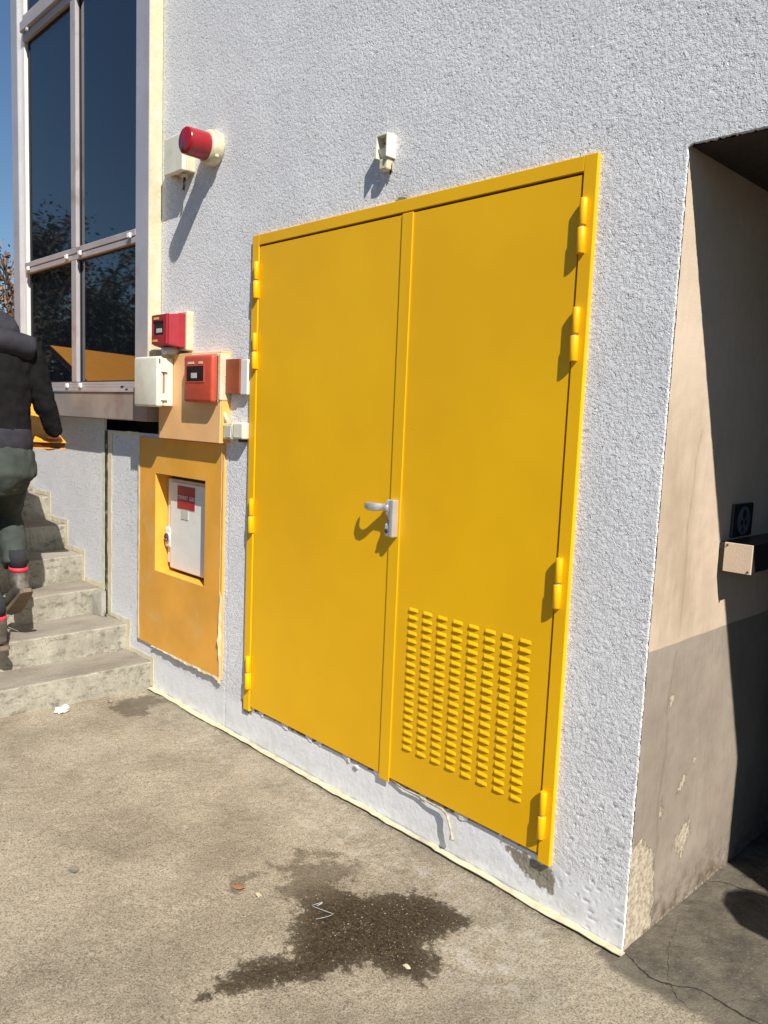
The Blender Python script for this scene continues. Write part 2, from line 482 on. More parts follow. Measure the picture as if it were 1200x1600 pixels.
def grid_mesh(name, us, vs, cell_mask, to3d, skirt, attrs, mat, parent=None, origin=(0, 0, 0)):
    """us, vs 1D coordinates; cell_mask [len(vs)-1, len(us)-1]; to3d(U,V)->(X,Y,Z); skirt: offset vector for edges."""
    U, V = np.meshgrid(us, vs)
    X, Y, Z = to3d(U, V)
    co = np.stack([X, Y, Z], -1).reshape(-1, 3)
    nu = len(us); nv = len(vs)
    idx = np.arange(nu * nv).reshape(nv, nu)
    m = cell_mask
    q = np.stack([idx[:-1, :-1][m], idx[:-1, 1:][m], idx[1:, 1:][m], idx[1:, :-1][m]], -1)
    quads = [q]
    A = {k: a.reshape(-1) for k, a in attrs.items()}
    if skirt is not None:
        pm = np.zeros((m.shape[0] + 2, m.shape[1] + 2), bool); pm[1:-1, 1:-1] = m
        E = []
        c = pm[1:-1, 1:-1]
        for (nb, a0, a1) in ((pm[:-2, 1:-1], idx[:-1, 1:], idx[:-1, :-1]), (pm[2:, 1:-1], idx[1:, :-1], idx[1:, 1:]),
                             (pm[1:-1, :-2], idx[:-1, :-1], idx[1:, :-1]), (pm[1:-1, 2:], idx[1:, 1:], idx[:-1, 1:])):
            s = c & ~nb
            E.append(np.stack([a0[s], a1[s]], -1))
        E = np.concatenate(E)
        used = np.unique(E)
        mp = np.full(len(co), -1); mp[used] = np.arange(len(used)) + len(co)
        nco = co[used] + np.array(skirt)
        co = np.concatenate([co, nco])
        for k in A: A[k] = np.concatenate([A[k], A[k][used]])
        quads.append(np.stack([E[:, 0], E[:, 1], mp[E[:, 1]], mp[E[:, 0]]], -1))
    Q = np.concatenate(quads)
    # drop unused vertices
    use = np.zeros(len(co), bool); use[Q.reshape(-1)] = True
    re = np.cumsum(use) - 1
    Q = re[Q]; co = co[use] - np.array(origin)
    me = bpy.data.meshes.new(name)
    me.vertices.add(len(co)); me.vertices.foreach_set('co', co.astype(np.float32).reshape(-1))
    me.loops.add(Q.size); me.loops.foreach_set('vertex_index', Q.astype(np.int32).reshape(-1))
    me.polygons.add(len(Q))
    me.polygons.foreach_set('loop_start', np.arange(0, Q.size, 4, dtype=np.int32))
    me.polygons.foreach_set('loop_total', np.full(len(Q), 4, dtype=np.int32))
    me.polygons.foreach_set('use_smooth', np.ones(len(Q), bool))
    me.update(calc_edges=True)
    for k, a in A.items():
        at = me.attributes.new(k, 'FLOAT', 'POINT')
        at.data.foreach_set('value', a[use].astype(np.float32))
    me.materials.append(M[mat])
    return link(name, me, origin, parent)

# ================================================================== GROUND
GX0, GX1, GY0, GY1 = -3.6, 1.0, -1.9, 1.3
gx = np.arange(GX0, GX1 + .001, .01); gy = np.arange(GY0, GY1 + .001, .01)
GU, GV = np.meshgrid(gx, gy)
g_lo = bandnoise(512, 512, .02, .25, 1.2, 3); g_mi = bandnoise(1024, 1024, .01, .03, .12, 4)
wet_main = [(-1.146,-.597),(-1.11,-.521),(-1.035,-.398),(-.911,-.282),(-.846,-.316),(-.834,-.444),(-.763,-.447),(-.673,-.251),(-.617,-.244),(-.471,-.24),(-.403,-.255),(-.412,-.326),(-.43,-.459),(-.363,-.458),(-.322,-.498),(-.319,-.591),(-.428,-.643),(-.497,-.659),(-.532,-.806),(-.622,-.971),(-.692,-1.118),(-.717,-1.062),(-.735,-.894),(-.677,-.803),(-.801,-.709),(-.863,-.622),(-.948,-.667),(-1.027,-.583)]
wet_dark = [(-.86,-.60),(-.80,-.46),(-.72,-.38),(-.62,-.24),(-.471,-.24),(-.403,-.255),(-.43,-.459),(-.363,-.458),(-.319,-.591),(-.428,-.643),(-.497,-.659),(-.532,-.806),(-.622,-.971),(-.692,-1.118),(-.735,-.894),(-.677,-.803),(-.78,-.70)]
wet_small = [(-1.079,-.777),(-1.137,-.727),(-1.112,-.635),(-1.123,-.57),(-1.084,-.62),(-1.081,-.697),(-1.03,-.765)]
wet_step = [(-2.928,-.362),(-3.034,-.237),(-3.003,-.075),(-2.85,-.047),(-2.836,-.161),(-2.721,-.247),(-2.772,-.343)]
wmain = soft(poly_sd(GU, GV, wet_main), .10) * np.where((GU < -.5) & (GV > -.5 + (GU + .85) * .9), .80, 1)
wet = np.maximum.reduce([wmain, soft(poly_sd(GU, GV, wet_small), .06), soft(poly_sd(GU, GV, wet_step), .09)])
wet = np.maximum(wet, soft(.035 - line_d(GU, GV, [(-1.05,-.5),(-1.12,-.42),(-1.0,-.34)]), .07) * .8)
wetness = np.clip(.52 + .48 * soft(poly_sd(GU, GV, wet_dark), .10), 0, 1)
wetness = np.where(GU < -2, .55, wetness)
crk_main = [(.01,.001),(.041,-.007),(.108,-.044),(.176,-.023),(.233,.023),(.31,.022),(.377,.016),(.434,.027),(.8,.06)]
crk2 = [(-.006,.6),(.045,.648),(.109,.662),(.184,.703),(.5,.78)]
crk3 = [(.03,.33),(.06,.22),(.09,.12),(.13,.05),(.16,-.02)]
jx = sample(bandnoise(512, 512, .01, .02, .1, 5), GX0, GY0, .01, GU, GV) * .008
jy = sample(bandnoise(512, 512, .01, .02, .1, 6), GX0, GY0, .01, GU, GV) * .008
cd = line_d(GU + jx, GV + jy, crk_main)
cd2 = np.minimum(line_d(GU + jx, GV + jy, crk2), line_d(GU + jx, GV + jy, crk3) + .003)
crack = np.clip(1 - cd / .011, 0, 1) * .9 + np.clip(1 - cd2 / .009, 0, 1) * .6
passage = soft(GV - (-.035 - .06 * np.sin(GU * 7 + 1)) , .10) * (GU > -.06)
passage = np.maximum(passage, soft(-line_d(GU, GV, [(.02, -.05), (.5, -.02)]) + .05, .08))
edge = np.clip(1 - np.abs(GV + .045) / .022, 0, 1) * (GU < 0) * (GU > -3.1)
dust = np.clip(np.exp(-((GU + .25) / .22) ** 2 - ((GV + .36) / .16) ** 2) * 1.1 + np.exp(-((GV + .17) / .12) ** 2) * .45 * (GU < -.2)
               + np.exp(-((GU + 1.1) / .5) ** 2 - ((GV + .25) / .12) ** 2) * .6, 0, 1)
hz = g_lo_s = sample(g_lo, GX0, GY0, .02, GU, GV) * .0022 + sample(g_mi, GX0, GY0, .01, GU, GV) * .0009 - crack * .001 - wet * .0015
hz = hz - .004 * np.clip(1 - np.minimum.reduce([GU - GX0, GX1 - GU, GV - GY0, GY1 - GV]) / .05, 0, 1)
hz = np.where((GV > -.03) & (GU < -.02), -.004, hz)
ground = grid_mesh('ground', gx, gy, np.ones((len(gy) - 1, len(gx) - 1), bool), lambda U, V: (U, V, hz), (0, 0, -.03),
                   dict(crackd=np.minimum(cd, cd2), wet=wet, wetness=wetness, crack=crack, passage=passage, edge=edge, dust=dust), 'ground')
tag(ground, kind='structure')
def crack_mesh(pl, w, seed):
    r = random.Random(seed); bm = bmesh.new(); prev = None
    P = []
    for a, b in zip(pl, pl[1:]):
        n = max(1, int(math.hypot(b[0] - a[0], b[1] - a[1]) / .007))
        for i in range(n): P.append((a[0] + (b[0] - a[0]) * i / n, a[1] + (b[1] - a[1]) * i / n))
    ox = oy = 0
    for i, (x, y) in enumerate(P):
        ox = .75 * ox + r.uniform(-.0026, .0026); oy = .75 * oy + r.uniform(-.0026, .0026)
        x += ox; y += oy
        ww = w * r.uniform(.35, 1.3) * min(1, (i + 1) / 6, (len(P) - i) / 10)
        z = float(sample(hz, GX0, GY0, .01, np.array([x]), np.array([y]))[0]) + .0012
        row = [bm.verts.new((x, y - ww, z)), bm.verts.new((x + r.uniform(-.001, .001), y + ww, z))]
        if prev: bm.faces.new((prev[0], row[0], row[1], prev[1]))
        prev = row
    return mk('crack', bm, 'fissure', ground)
crack_mesh(crk_main, .0034, 1); crack_mesh(crk2, .0026, 2); crack_mesh(crk3, .0016, 3)
crack_mesh([(.176, -.023), (.21, -.06), (.27, -.075)], .0016, 4); crack_mesh([(.31, .022), (.33, .07), (.38, .11)], .0014, 5)
bm = bmesh.new()
f = bm.faces.new([bm.verts.new(p) for p in ((-300, -300, -.012), (300, -300, -.012), (300, 300, -.012), (-300, 300, -.012))])
far = mk('yard', bm, 'asphalt', origin=(0, 0, 0)); tag(far, kind='structure')

# ================================================================== BUILDING
bld = thing('building', (0, 0, 0), 'white roughcast building wall round the yellow double door, with a dark passage at its right', 'building')
ZT = 2.452
def spaced(a, b, f):
    out = [a]
    while out[-1] < b: out.append(out[-1] + f(out[-1]))
    out = np.array(out)
    return a + (out - a) * (b - a) / (out[-1] - a)
fx_ = lambda x: .0045 + .0013 * max(0, -x)
wx = np.concatenate([spaced(-5.10, -3.045, fx_)[:-1], spaced(-3.045, 0, fx_)[:-1], spaced(0, .42, lambda x: .006)])
wz = np.concatenate([spaced(-.02, 1.585, lambda z: .0058)[:-1], spaced(1.585, ZT, lambda z: .0058)[:-1], spaced(ZT, 4.2, lambda z: .0058 + .0012 * (z - ZT))])
WU, WV = np.meshgrid(wx, wz)
step = .004; NX, NZ = 1440, 1080
n1 = bandnoise(NX, NZ, step, .0060, .020, 21); n2 = bandnoise(NX, NZ, step, .015, .06, 22, ax=1.5, ay=.8); n3 = bandnoise(NX, NZ, step, .2, .9, 23)
n4 = bandnoise(NX, NZ, step, .018, .07, 24, ax=2.2, ay=.6); n5 = bandnoise(NX, NZ, step, .006, .014, 25)
sm = lambda a: sample(a, -5.15, -.05, step, WU, WV)
N1, N2, N3, N4, N5 = map(sm, (n1, n2, n3, n4, n5))
rough_amt = np.ones_like(WU)
rough_amt *= 1 - .85 * soft(-(WV - .175 - .01 * N3), .05) * (WU > -2.6)                   # smooth upstand under the door
rough_amt *= np.where((WU < -2.15), .55 + .25 * soft(WV - 1.6, .4), 1)
lowr = soft(.95 + .12 * N3 - WV, .5) * soft(WU + .27, .05)
h = rough_amt * (.00050 * np.tanh(N1 * 1.7) + .00022 * N2 + .0001 * N5) * (1 - .35 * lowr) + .0005 * N3 + lowr * rough_amt * .0007 * np.tanh(N4)
pits = np.clip((N2 + .45 * N1 - 2.5), 0, 1.2) * rough_amt
h = h - pits * .0028
pits2 = np.clip((N4 - 1.25) * 1.5, 0, 1) * lowr
h = h - pits2 * .0036
raw_p = [(-.492,.158),(-.281,.151),(-.262,.10),(-.267,.065),(-.333,.07),(-.42,.105)]
raw_q = [(-2.168,.20),(-2.075,.20),(-2.08,.15),(-2.149,.14)]
raw_r = [(-1.19,2.488),(-1.12,2.488),(-1.12,2.503),(-1.17,2.506)]
raw = np.maximum.reduce([soft(poly_sd(WU, WV, raw_p), .035), soft(poly_sd(WU, WV, raw_q), .03), soft(poly_sd(WU, WV, raw_r), .012)])
under = np.clip(1 - np.abs(WV - .176) / .012, 0, 1) * (WU > -2.1) * (WU < -.3)
raw = np.maximum(raw, under * np.clip(.45 + .35 * N3 + .25 * N2, 0, 1) * .9)
h = h - raw * .005 * (.6 + .4 * np.clip(N1, -1, 1))
# joint beside the ochre panel, down to the ground, and groove at the stairs
jn = .003 * N3
dj = np.abs(WU + 2.318 + jn)
h = h - np.clip(1 - dj / .006, 0, 1) * (WV < 1.52) * .004 * np.clip(.7 + .5 * N2, 0, 1)
dg = np.abs(WU + 3.742)
fl = .0003 * np.clip(sm(bandnoise(NX, NZ, step, .02, .2, 31)), -.6, 1.5)
h = h + np.where((WV < .24) & (WU > -3.1), fl, 0)
pitA = np.clip(pits + pits2, 0, 1)
dx = np.zeros_like(WU)
ic = np.argmin(np.abs(wx)); kz = np.argmin(np.abs(wz - ZT))
jag = bandnoise(1080, 8, .004, .008, .05, 33)[3]
jagz = np.interp(wz, np.arange(1080) * .004 - .05, jag)
dx[:kz, ic] = -.001 + .0009 * jagz[:kz]
dx[:kz, ic - 1] = .5 * dx[:kz, ic]
dz = np.zeros_like(WU)
jx2 = np.interp(wx, np.arange(1080) * .004 - 3.5, jag)
dz[kz, ic:] = .001 + .002 * jx2[ic:]
cxm = (wx[:-1] + wx[1:]) / 2; czm = (wz[:-1] + wz[1:]) / 2
CX, CZ = np.meshgrid(cxm, czm)
mask = np.ones(CX.shape, bool)
mask &= ~((CX > 0) & (CZ < ZT))
mask &= ~((CX < -3.045) & (CZ > 1.585))
mask &= ~((CX > -2.112) & (CX < -.30) & (CZ > .177) & (CZ < 2.475))
mask &= ~((CX > -3.09) & (CX < -2.51) & (CZ > .70) & (CZ < 1.31))
mask &= ~((CX > -3.76) & (CX < -2.90) & (CZ > 1.515) & (CZ < 1.62))
wall = grid_mesh('wall', wx, wz, mask, lambda U, V: (U + dx, -.004 - h, V + dz), (0, .008, 0), dict(raw=raw, pit=pitA), 'stucco', bld)
mk('expansion_joint', B(-3.766, -3.728, -.0075, .02, .30, 1.512), 'joint', bld)
# the rest of the facade round the modelled face
rest = bmesh.new()
for (x0, x1, z0, z1) in ((-5.10, .42, 4.2, 8.5), (.42, 1.87, ZT, 8.5), (1.87, 9.0, -.02, 8.5)):
    f = rest.faces.new([rest.verts.new(p) for p in ((x0, -.004, z0), (x1, -.004, z0), (x1, -.004, z1), (x0, -.004, z1))])
f = rest.faces.new([rest.verts.new(p) for p in ((-5.10, -.004, -.02), (-5.10, 6, -.02), (-5.10, 6, 8.5), (-5.10, -.004, 8.5))])
f = rest.faces.new([rest.verts.new(p) for p in ((-5.10, 6, 8.5), (9, 6, 8.5), (9, -.004, 8.5), (-5.10, -.004, 8.5))])
f = rest.faces.new([rest.verts.new(p) for p in ((9, 6, 8.5), (9, 6, -.02), (9, -.004, -.02), (9, -.004, 8.5))])
f = rest.faces.new([rest.verts.new(p) for p in ((-5.1, 6, 8.5), (-5.1, 6, -.02), (9, 6, -.02), (9, 6, 8.5))])
mk('outer_wall', rest, 'plaster', bld, origin=(0, 0, 0))
# passage
ru = np.arange(.010, 1.5, .01); rv = np.arange(-.02, ZT + .02, .01)
RU, RV = np.meshgrid(ru, rv)
peels = [[(-.02,.356),(.074,.353),(.126,.295),(.16,.293),(.186,.114),(.185,.011),(.0,-.03)],[(.313,.272),(.396,.313),(.43,.266),(.373,.18),(.309,.238)],
         [(.291,.444),(.336,.506),(.366,.474),(.312,.433)],[(.173,.4),(.19,.454),(.2,.419),(.195,.37)],[(.173,.748),(.196,.818),(.211,.782)],[(.395,.523),(.422,.539),(.419,.505)]]
peel = np.maximum.reduce([soft(poly_sd(RU, RV, P), w_) for P, w_ in zip(peels, (.03, .05, .03, .03, .02, .02))])
peel = np.maximum(peel, np.clip(1 - (RU - .012) / .014, 0, 1) * (.35 + .25 * np.sin(RV * 31) * np.sin(RV * 13)) * (RV < 1.1))
peel = np.maximum(peel, np.clip(1 - RV / .035, 0, 1) * .5)
stain = np.clip(soft(poly_sd(RU, RV, [(-.05,1.72),(.205,1.70),(.29,1.563),(.27,1.40),(.40,1.15),(.42,.97),(-.05,.97)]), .18), 0, 1)
rcr = np.clip(1 - line_d(RU, RV, [(.205,1.0),(.215,1.2),(.20,1.35),(.215,1.45),(.22,1.56),(.245,1.66)]) / .008, 0, 1) * .55
rcr = np.maximum(rcr, np.clip(1 - line_d(RU, RV, [(.2,.95),(.17,.8),(.185,.6),(.16,.45),(.18,.3),(.16,.15),(.19,.02)]) / .009, 0, 1) * .6)
rn = sample(bandnoise(512, 512, .01, .05, .3, 41), -.1, -.1, .01, RU, RV)
grid_mesh('passage_wall', ru, rv, np.ones((len(rv) - 1, len(ru) - 1), bool), lambda U, V: (-.002 + .0003 * rn - .0015 * peel, U, V), None,
          dict(peel=peel, stain=stain, crack=rcr), 'reveal', bld, origin=(0, 0, 0))
bm = bmesh.new()
f = bm.faces.new([bm.verts.new(p) for p in ((-.002, ru[-1], -.02), (-.002, 6, -.02), (-.002, 6, ZT), (-.002, ru[-1], ZT))])
f = bm.faces.new([bm.verts.new(p) for p in ((1.87, -.003, -.02), (1.87, 6, -.02), (1.87, 6, ZT), (1.87, -.003, ZT))])
mk('passage_wall', bm, 'reveal', bld, origin=(0, 0, 0))
bm = bmesh.new()
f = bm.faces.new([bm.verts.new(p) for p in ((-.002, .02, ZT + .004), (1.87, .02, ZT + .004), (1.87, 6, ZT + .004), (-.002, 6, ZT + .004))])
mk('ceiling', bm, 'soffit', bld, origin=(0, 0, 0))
mk('shade_block', B(.50, .62, .583, 5.99, -.02, ZT + .003), 'shade_block', bld)  # unseen block added out of view to darken the passage
bm = B(0, 1, 0, 1, 0, 1)
bm2 = B(-3.80, -2.86, .03, .30, 1.50, 1.64)
mk('cavity_back', B(-3.80, -2.86, .16, .18, 1.48, 1.66), 'cavity', bld)
bm.free(); bm2.free()
bm = bmesh.new()
box(bm, -3.80, -2.86, .03, .16, 1.47, 1.50); box(bm, -3.80, -2.86, .03, .16, 1.64, 1.66)
mk('cavity_ledge', bm, 'cavity', bld)

# ================================================================== WINDOW BAY
YB = -.085
bay = thing('window_bay', (-4.07, -.05, 1.59), 'tall grey aluminium window bay with dark reflecting panes above the steps', 'window')
XL, XR = -5.10, -3.045
def part(name, mat, parent, *a, **k):
    return mk(name, B(*a, **k), mat, parent)
part('corner_post', 'alu', bay, -3.195, XR, YB, YB + .005, 1.755, 8.4, bev=.001)
part('post_core', 'alu', bay, -3.195, -3.086, YB + .0052, .02, 1.755, 8.4)
part('return_panel', 'ivory', bay, -3.0855, XR - .001, YB + .0055, .02, 1.752, 8.4, bev=.001)
part('outer_post', 'alu', bay, XL, -4.975, YB - .012, .02, 1.60, 8.4, bev=.004)
part('inner_post', 'gas_white', bay, -4.974, -4.905, YB + .012, -.03, 1.815, 8.4, bev=.004)
part('glazing_gasket', 'rubber', bay, -4.904, -4.862, YB + .035, -.03, 1.815, 8.4)
MUX = (-4.092, -4.012)
rows = [(1.812, 2.585), (2.662, 4.155), (4.33, 5.55), (5.63, 7.1), (7.2, 8.3)]
for (z0, z1) in rows:
    m_ = part('mullion', 'alu_pink', bay, MUX[0], MUX[1], YB + .001, -.03, z0, z1, bev=.004)
    box(bmesh.new(), 0, 1, 0, 1, 0, 1).free()
    for (x0, x1) in ((-4.861, MUX[0] - .001), (MUX[1] + .001, -3.196)):
        pn = part('pane', 'glass', bay, x0, x1, YB + .030, YB + .036, z0, z1)
        bmz = bmesh.new()
        for q in ((x0, x0 + .009, z0, z1), (x1 - .009, x1, z0, z1), (x0 + .009, x1 - .009, z0, z0 + .009), (x0 + .009, x1 - .009, z1 - .009, z1)):
            box(bmz, q[0], q[1], YB + .024, YB + .0295, q[2], q[3])
        mk('gasket', bmz, 'rubber', pn)
for i, (z0, z1) in enumerate(((2.586, 2.661), (4.156, 4.329), (5.551, 5.629), (7.101, 7.199))):
    bm = bmesh.new()
    if z1 - z0 > .1:
        box(bm, -4.905, -3.196, YB + .001, -.03, z0, z0 + .05, bev=.004)
        box(bm, -4.905, -3.196, YB - .02, -.03, z0 + .052, z1 - .05, bev=.006)
        box(bm, -4.905, -3.196, YB + .001, -.03, z1 - .048, z1, bev=.004)
    else:
        box(bm, -4.905, -3.196, YB + .002, -.03, z0, (z0 + z1) / 2 - .001, bev=.003)
        box(bm, -4.905, -3.196, YB - .002, -.03, (z0 + z1) / 2 + .001, z1, bev=.003)
    mk('transom', bm, 'alu_pink', bay)
bm = bmesh.new()
box(bm, -4.905, -3.196, YB + .003, -.03, 1.795, 1.811, bev=.002)
box(bm, -4.905, -3.196, YB - .002, -.03, 1.777, 1.794, bev=.002)
box(bm, -4.905, -3.196, YB - .006, -.03, 1.757, 1.776, bev=.002)
mk('bottom_rail', bm, 'alu_pink', bay)
bm = bmesh.new()
box(bm, XL, XR - .002, YB - .010, .02, 1.586, 1.750, bev=.005, seg=2)
mk('sill_panel', bm, 'sill', bay)
mk('sill_drip', B(XL, XR - .002, YB - .016, -.03, 1.7505, 1.7565), 'alu', bay)
# white drain caps
cap = None
for (x, z) in ((-4.16, 2.60), (-3.95, 2.60), (-3.27, 2.615), (-4.84, 2.60), (-4.16, 1.775), (-3.95, 1.775), (-4.16, 4.19), (-4.80, 4.19)):
    if cap is None:
        cap = part('drain_cap', 'white', bay, x, x + .036, YB - .018, YB - .003, z, z + .028, bev=.005, seg=2)
        cz = WL[cap]; off = cz - Vector((x, 0, z))
    else:
        copy_obj(cap, Vector((x, 0, z)) + off, bay)
for (x, z) in ((-3.30, 1.766), (-3.36, 1.782)):
    part('screw_hole', 'rubber', bay, x, x + .03, YB - .009, YB - .004, z - .004, z + .004)
wbm = bmesh.new()

# ================================================================== STAIRCASE
st = thing('staircase', (-3.15, -.8, 0), 'worn grey concrete steps climbing leftwards along the white wall', 'steps')
risers = [(-3.135, 0.0), (-3.445, .0), (-3.835, .12), (-4.12, .18), (-4.40, .12), (-4.715, .1), (-5.02, .1), (-5.30, .1)]
tops = [0.152, .315, .475, .655, .825, .993, 1.15, 1.30]
z0 = -.02
for k, ((rx, sl), zt) in enumerate(zip(risers, tops)):
    ny = 150; y_a, y_b = -.006, -2.3
    ys = np.linspace(y_a, y_b, ny)
    r2 = np.random.default_rng(100 + k)
    sk = np.convolve(r2.standard_normal(ny + 8), np.ones(5) / 5, 'same')[4:-4]
    chip = np.clip(np.convolve(r2.standard_normal(ny + 8), np.ones(3) / 3, 'same')[4:-4] - .75, 0, 1.2)
    xb = -6.8 if k == len(tops) - 1 else risers[k + 1][0] - .25 * 0 - .60
    xb = min(xb, rx - .9)
    bm = bmesh.new(); rings = []
    for j, y in enumerate(ys):
        xr = rx + sl * (-y)
        if k >= 0:
            c = .006 + .004 * max(0, sk[j]) + .014 * chip[j]
        w_ = .003 * sk[j]
        hh = zt - z0
        prof = [(xb, z0), (xr + w_, z0), (xr + w_ * .6 + .002 * math.sin(j * 1.7), z0 + hh * .3), (xr - .001 + .003 * sk[(j * 3) % ny], z0 + hh * .6), (xr, zt - c * 1.1), (xr - c * .35, zt - c * .3), (xr - c, zt),
                (xr - .05, zt + .0015 * sk[(j * 7) % ny]), (xr - .15, zt + .001), (xb, zt)]
        rings.append([bm.verts.new((px, y, pz)) for px, pz in prof])
    for a, b in zip(rings, rings[1:]):
        for i in range(len(a)):
            i2 = (i + 1) % len(a)
            bm.faces.new((a[i], a[i2], b[i2], b[i]))
    bm.faces.new(rings[0][::-1]); bm.faces.new(rings[-1])
    mk('step', bm, 'steps', st, smooth=False)
    z0 = zt - .0005
# ragged mortar lump at the joint, end of third step
bm = bmesh.new()
slab(bm, [(-3.80, -.045, .318), (-3.70, -.03, .318), (-3.72, -.02, .40), (-3.74, -.012, .47), (-3.82, -.012, .47), (-3.81, -.04, .44)], (0, -1, 0), -.03)
mk('mortar_fillet', bm, 'plinth', st)

# ================================================================== YELLOW DOUBLE DOOR
door = thing('double_door', (-1.2, 0, .17), 'bright yellow steel double door with a louvred right leaf and silver lever handle', 'door')
DL, DR, DB, DT = -2.128, -.280, .166, 2.489
IL, IR, IT = -2.076, -.328, 2.441
YF = -.020      # frame face
YP = -.0155     # leaf face
bm = bmesh.new()
box(bm, DL, IL, YF, .05, DB, DT, bev=.0022, seg=2)
box(bm, IR, DR, YF, .05, DB, DT, bev=.0022, seg=2)
box(bm, IL - .0005, IR + .0005, YF + .0004, .05, IT, DT - .0003, bev=.0022, seg=2)
mk('frame', bm, 'yellow', door)
mk('rebate', B(IL - .02, IR + .02, .012, .03, .19, 2.46), 'black_metal', door)
SX0, SX1 = -1.124, -1.064
def leaf_mesh(x0, x1):
    return B(x0, x1, YP, .010, .190, 2.434, bev=.0028, seg=3)
lf = mk('door_leaf', leaf_mesh(IL + .0045, SX0 + .012), 'yellow', door)
rf = mk('door_leaf', leaf_mesh(SX0 + .016, IR - .0065), 'yellow', door)
rf['label'] = 'right leaf with a block of pressed louvres'
mk('astragal', B(SX0, SX1, YP - .0048, YP + .0005, .172, 2.436, bev=.0028, seg=3), 'yellow', door)
# louvres: pressed hoods, curved top, open dark underside
LW, LH, LD = .047, .0152, .0060
bm = bmesh.new()
nseg = 4
prof = [(0, LH), (-LD * .50, LH * .80), (-LD * .85, LH * .55), (-LD, LH * .34), (-LD, LH * .22)]
rows_v = []
for (sx, s) in ((0.0, 0.05), (.0025, .85), (.006, 1.0), (LW - .014, 1.0), (LW - .006, .72), (LW, .05)):
    rows_v.append([bm.verts.new((sx, y * s, z)) for (y, z) in prof])
for a, b in zip(rows_v, rows_v[1:]):
    for i in range(nseg): bm.faces.new((a[i], b[i], b[i + 1], a[i + 1]))
# turned lip back to the leaf (underside)
lip = [bm.verts.new((v[-1].co.x, 0, .0005)) for v in rows_v]
for i in range(len(lip) - 1): bm.faces.new((rows_v[i][-1], rows_v[i + 1][-1], lip[i + 1], lip[i]))
bmesh.ops.recalc_face_normals(bm, faces=bm.faces[:])
lme = bpy.data.meshes.new('louvre'); bm.to_mesh(lme); bm.free()
lme.materials.append(M['yellow']); 
cols = [-.994 + k * .0765 for k in range(8)]
for cx in cols:
    for r_ in range(19):
        link('louvre', lme, (cx, YP - .0002, .9075 - r_ * .0314), rf)
# hinges
def knuckle_bm(r, h):
    bm = bmesh.new()
    tube(bm, [(0, 0, 0), (0, 0, .003), (0, 0, h - .003), (0, 0, h)], [r - .002, r, r, r - .002], seg=20)
    return bm
kn_lo = None
for (hx, zs) in ((-.316, (2.190, 1.859, 1.058, .256)), (-2.083, (2.196, 1.866, 1.075, .284))):
    for z in zs:
        left = hx < -1
        hg = link('hinge', None, (hx, YP - .012, z), door); hg.empty_display_size = .03
        if kn_lo is None:
            kn_lo = mk('knuckle', knuckle_bm(.0140, .080), 'yellow', hg, smooth=True, origin=(0, 0, 0))
            kn_hi = mk('knuckle', knuckle_bm(.0122, .082), 'yellow', hg, smooth=True, origin=(0, 0, 0))
            for p_ in (kn_lo, kn_hi):
                p_.data.polygons.foreach_set('use_smooth', [len(f_.vertices) < 8 for f_ in p_.data.polygons])
            pin = mk('pin', knuckle_bm(.008, .010), 'silver', hg, smooth=True, origin=(0, 0, 0))
            wing_a = mk('wing', B(-.012, .012, .006, .030, 0, .080, bev=.001), 'yellow', hg, origin=(0, 0, 0))
        src = [(kn_lo, (hx, YP - .012, z)), (kn_hi, (hx + .001, YP - .012, z + .086)), (pin, (hx, YP - .012, z + .078)), (wing_a, (hx, YP - .012, z))]
        for o_, l_ in src:
            if o_.parent is hg and 'set' not in o_:
                o_.location = l_; WL[o_] = Vector(l_); o_['set'] = 1
            else:
                c_ = copy_obj(o_, l_, hg)
for o_ in list(COL.objects):
    if 'set' in o_: del o_['set']
# handle: rounded tall housing, crooked lever, cylinder
hd = link('handle', None, (-1.094, YP - .0048, 1.19), door); hd.empty_display_size = .03
YH = YP - .0051
prof = [(0, 1.192), (-.026, 1.193), (-.030, 1.200), (-.030, 1.226), (-.026, 1.238), (-.017, 1.246), (-.013, 1.256), (-.017, 1.270), (-.028, 1.282), (-.031, 1.296), (-.031, 1.322), (-.026, 1.334), (-.018, 1.338), (0, 1.338)]
bm = bmesh.new()
slab(bm, [(-1.0925, YH + y, z) for y, z in prof], (1, 0, 0), .026)
bmesh.ops.bevel(bm, geom=[e for e in bm.edges if abs(e.verts[0].co.x - e.verts[1].co.x) < 1e-6], offset=.0025, segments=2, profile=.5, affect='EDGES')
hb = mk('handle_housing', bm, 'silver', hd)
mk('handle_backplate', B(-1.093, -1.072, YH - .033, YH, 1.190, 1.340, bev=.005, seg=3), 'silver', hd)
bm = bmesh.new()
tube(bm, [(-1.104, YH - .020, 1.306), (-1.120, YH - .021, 1.306), (-1.132, YH - .024, 1.306), (-1.143, YH - .033, 1.306), (-1.152, YH - .043, 1.305), (-1.166, YH - .048, 1.304), (-1.190, YH - .047, 1.303), (-1.218, YH - .040, 1.303), (-1.238, YH - .029, 1.303), (-1.245, YH - .023, 1.303)],
     [(.015, .017), (.015, .017), (.012, .014), (.009, .0145), (.008, .016), (.0075, .017), (.007, .017), (.0065, .0165), (.005, .0145), (.003, .010)], seg=16)
mk('lever', bm, 'silver', hd, smooth=True)
bm = bmesh.new()
tube(bm, [(-1.105, YH - .026, 1.214), (-1.105, YH - .0345, 1.214)], [.0085, .008], seg=16, up=Vector((1, 0, 0)))
mk('lock_cylinder', bm, 'black_metal', hd, smooth=True)
# bright scratch / fixing screw tips on the leaf: small weld pips
for (x, z) in ((-1.63, 1.57), (-1.01, 1.62), (-1.63, .62)):
    part('weld_pip', 'yellow', door, x, x + .006, YP - .0012, YP + .001, z, z + .006, bev=.0008)

